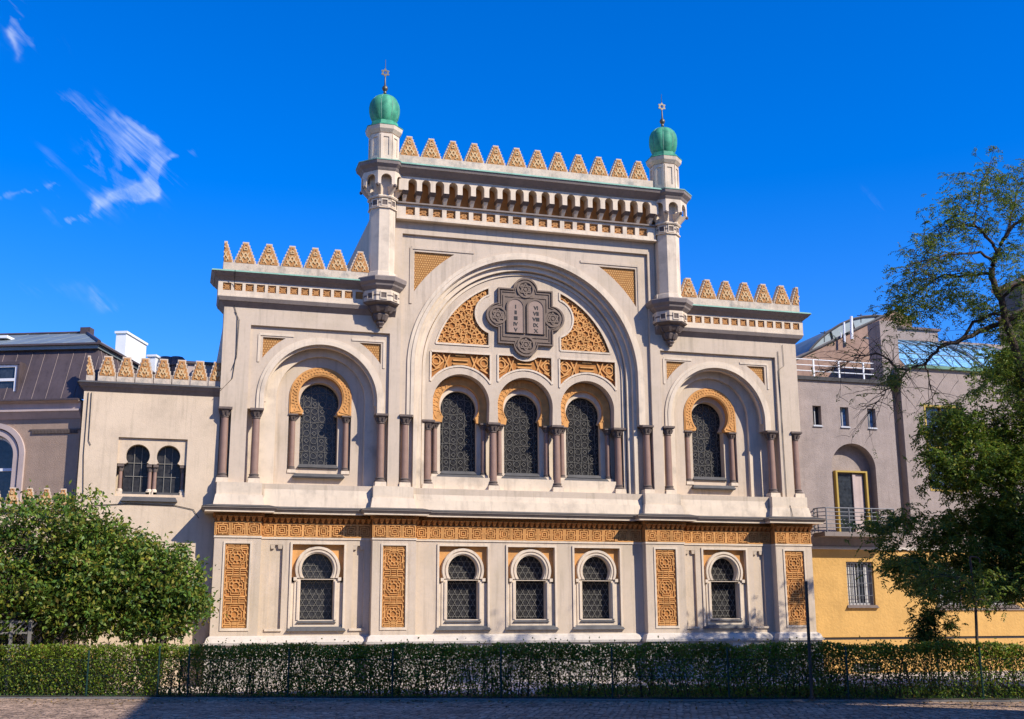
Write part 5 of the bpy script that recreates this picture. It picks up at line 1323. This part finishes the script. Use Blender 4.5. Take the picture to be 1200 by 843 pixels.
n = 900; s = RG.uniform(-16,40,n); w = .36+np.abs(RG.normal(size=n))*1.6
pos = np.array([hp(0)])+s[:,None]*np.array(HD)+w[:,None]*np.array(HN); pos[:,2] = .012
ax = rdir(n,0,.12); g = leaf_mesh('fallen_leaves',pos,ax,rdir(n,2.5),RG.uniform(.05,.11,n),RG.uniform(.04,.07,n),leafmat('dry_leaf',[(.20,.11,.04),(.30,.20,.06),(.14,.08,.04)],.1)); tag(g,kind='stuff')

# ------------------------------------------------------------------ light
SUN = Vector((.85,-1.0,1.0)).normalized()
sd = bpy.data.lights.new('sun','SUN'); sd.energy = 5.0; sd.angle = radians(.5); sd.color = (1,.935,.84)
so = bpy.data.objects.new('sun',sd); COL.objects.link(so); so.rotation_euler = SUN.to_track_quat('Z','Y').to_euler(); so.location = SUN*80
W = bpy.data.worlds.new('World'); scene.world = W; W.use_nodes = True; nt = W.node_tree; N = nt.nodes; L = nt.links
bg = N['Background']; bg.inputs['Strength'].default_value = .10
sk = N.new('ShaderNodeTexSky'); sk.sky_type = 'NISHITA'; sk.sun_disc = False; sk.sun_elevation = math.asin(SUN.z); sk.sun_rotation = atan2(SUN.x,SUN.y)
sk.air_density = 1.0; sk.dust_density = .2; sk.ozone_density = 3.0
hs = N.new('ShaderNodeHueSaturation'); hs.inputs['Saturation'].default_value = 1.49; hs.inputs['Value'].default_value = 1.15; L.new(sk.outputs[0],hs.inputs['Color'])
tn = N.new('ShaderNodeVectorMath'); tn.operation = 'MULTIPLY'; L.new(hs.outputs[0],tn.inputs[0]); tn.inputs[1].default_value = (1.0,1.03,1.6)
# high cirrus, laid out on the celestial sphere
tc = N.new('ShaderNodeTexCoord')
def dirpx(px,py): return (fwd + R2*((px-600)/F_PX) - U2*((py-421.5)/F_PX)).normalized()
c0 = dirpx(120,180); ux = (dirpx(220,180)-c0).normalized(); ux = (ux-c0*ux.dot(c0)).normalized(); uy = c0.cross(ux)*-1
if uy.z < 0: uy = -uy
def dot(v):
    n = N.new('ShaderNodeVectorMath'); n.operation = 'DOT_PRODUCT'; L.new(tc.outputs['Generated'],n.inputs[0]); n.inputs[1].default_value = tuple(v); return n.outputs['Value']
def mth(op,a,b=None,c=None):
    n = N.new('ShaderNodeMath'); n.operation = op
    for i,x in enumerate((a,b,c)):
        if x is None: continue
        if hasattr(x,'links'): L.new(x,n.inputs[i])
        else: n.inputs[i].default_value = x
    return n.outputs[0]
dz = mth('MAXIMUM',dot(c0),.05); U = mth('DIVIDE',dot(ux),dz); V = mth('DIVIDE',dot(uy),dz)
cv = N.new('ShaderNodeCombineXYZ'); L.new(U,cv.inputs[0]); L.new(V,cv.inputs[1])
def cnoise(scale,det,rot=0,st=(1,1,1),rgh=.6,dist=0):
    mp = N.new('ShaderNodeMapping'); mp.vector_type = 'TEXTURE'; mp.inputs['Rotation'].default_value = (0,0,rot); mp.inputs['Scale'].default_value = tuple(1/x for x in st); L.new(cv.outputs[0],mp.inputs[0])
    n = N.new('ShaderNodeTexNoise'); n.inputs['Scale'].default_value = scale; n.inputs['Detail'].default_value = det; n.inputs['Roughness'].default_value = rgh; n.inputs['Distortion'].default_value = dist; L.new(mp.outputs[0],n.inputs['Vector']); return n
wn = cnoise(14,4); wv = N.new('ShaderNodeVectorMath'); wv.operation = 'SUBTRACT'; L.new(wn.outputs['Color'],wv.inputs[0]); wv.inputs[1].default_value = (.5,.5,.5)
ws = N.new('ShaderNodeVectorMath'); ws.operation = 'SCALE'; L.new(wv.outputs[0],ws.inputs[0]); ws.inputs['Scale'].default_value = .06
wa = N.new('ShaderNodeVectorMath'); wa.operation = 'ADD'; L.new(cv.outputs[0],wa.inputs[0]); L.new(ws.outputs[0],wa.inputs[1])
sx = N.new('ShaderNodeSeparateXYZ'); L.new(wa.outputs[0],sx.inputs[0]); U2_,V2_ = sx.outputs[0],sx.outputs[1]
def uv(px,py):
    d = dirpx(px,py); z = d.dot(c0); return d.dot(ux)/z, d.dot(uy)/z
strokes = [((72,112),(120,180),5,.30),((85,112),(150,188),9,.40),((108,118),(170,165),8,.25),((130,138),(200,188),9,.55),((150,165),(186,196),16,.75),((187,193),(183,222),7,.85),((183,224),(120,240),9,.85),((115,190),(165,228),18,.5),((-10,224),(80,214),4,.5),((62,240),(82,256),5,.4),((82,257),(116,248),4,.6),((200,190),(226,184),5,.35),((180,205),(215,222),12,.18),((60,180),(70,240),12,.15),
           ((0,-10),(14,40),12,.55),((10,30),(40,50),8,.5),((8,45),(22,72),5,.45),((15,50),(60,62),10,.15),((100,340),(135,350),6,.3),((1010,225),(1040,250),8,.12),((30,330),(100,340),10,.10)]
acc = None
for a,b_,wd,st in strokes:
    ua,va = uv(*a); ub,vb = uv(*b_); du,dv = ub-ua,vb-va; l2 = du*du+dv*dv; wdr = wd/F_PX*1.0
    pu = mth('SUBTRACT',U2_,ua); pv = mth('SUBTRACT',V2_,va)
    t = mth('MULTIPLY_ADD',pu,du/l2,mth('MULTIPLY',pv,dv/l2)); t = mth('MINIMUM',mth('MAXIMUM',t,0),1)
    eu = mth('MULTIPLY_ADD',t,-du,pu); ev = mth('MULTIPLY_ADD',t,-dv,pv)
    d2 = mth('MULTIPLY_ADD',eu,eu,mth('MULTIPLY',ev,ev)); e = mth('MULTIPLY',mth('EXPONENT',mth('MULTIPLY',d2,-1/(wdr*wdr))),st)
    acc = e if acc is None else mth('ADD',acc,e)
fb = cnoise(22,10,radians(-48),(.28,1.5,1),.62,1.6); fb2 = cnoise(80,8,radians(-42),(.3,1.8,1),.7,1.5)
nz = mth('ADD',mth('MULTIPLY',fb.outputs['Fac'],.8),mth('MULTIPLY',fb2.outputs['Fac'],.2))
acc = mth('MINIMUM',acc,1.0)
fm = mth('ADD',mth('MULTIPLY',mth('SUBTRACT',nz,.5),4.2),mth('SUBTRACT',mth('MULTIPLY',acc,.62),.10))
fm = mth('MINIMUM',mth('MAXIMUM',fm,0),1)
den = mth('MULTIPLY',mth('MULTIPLY',fm,mth('POWER',acc,.85)),.50)
front = mth('GREATER_THAN',dot(c0),.2); den = mth('MULTIPLY',den,front)
mx = N.new('ShaderNodeMix'); mx.data_type = 'RGBA'; L.new(den,mx.inputs['Factor']); L.new(tn.outputs[0],mx.inputs['A']); mx.inputs['B'].default_value = (8.0,8.6,9.2,1)
L.new(mx.outputs['Result'],bg.inputs['Color'])
vs = scene.view_settings; vs.view_transform = 'Standard'; vs.look = 'None'; vs.exposure = .33; vs.gamma = 1; vs.use_curve_mapping = False
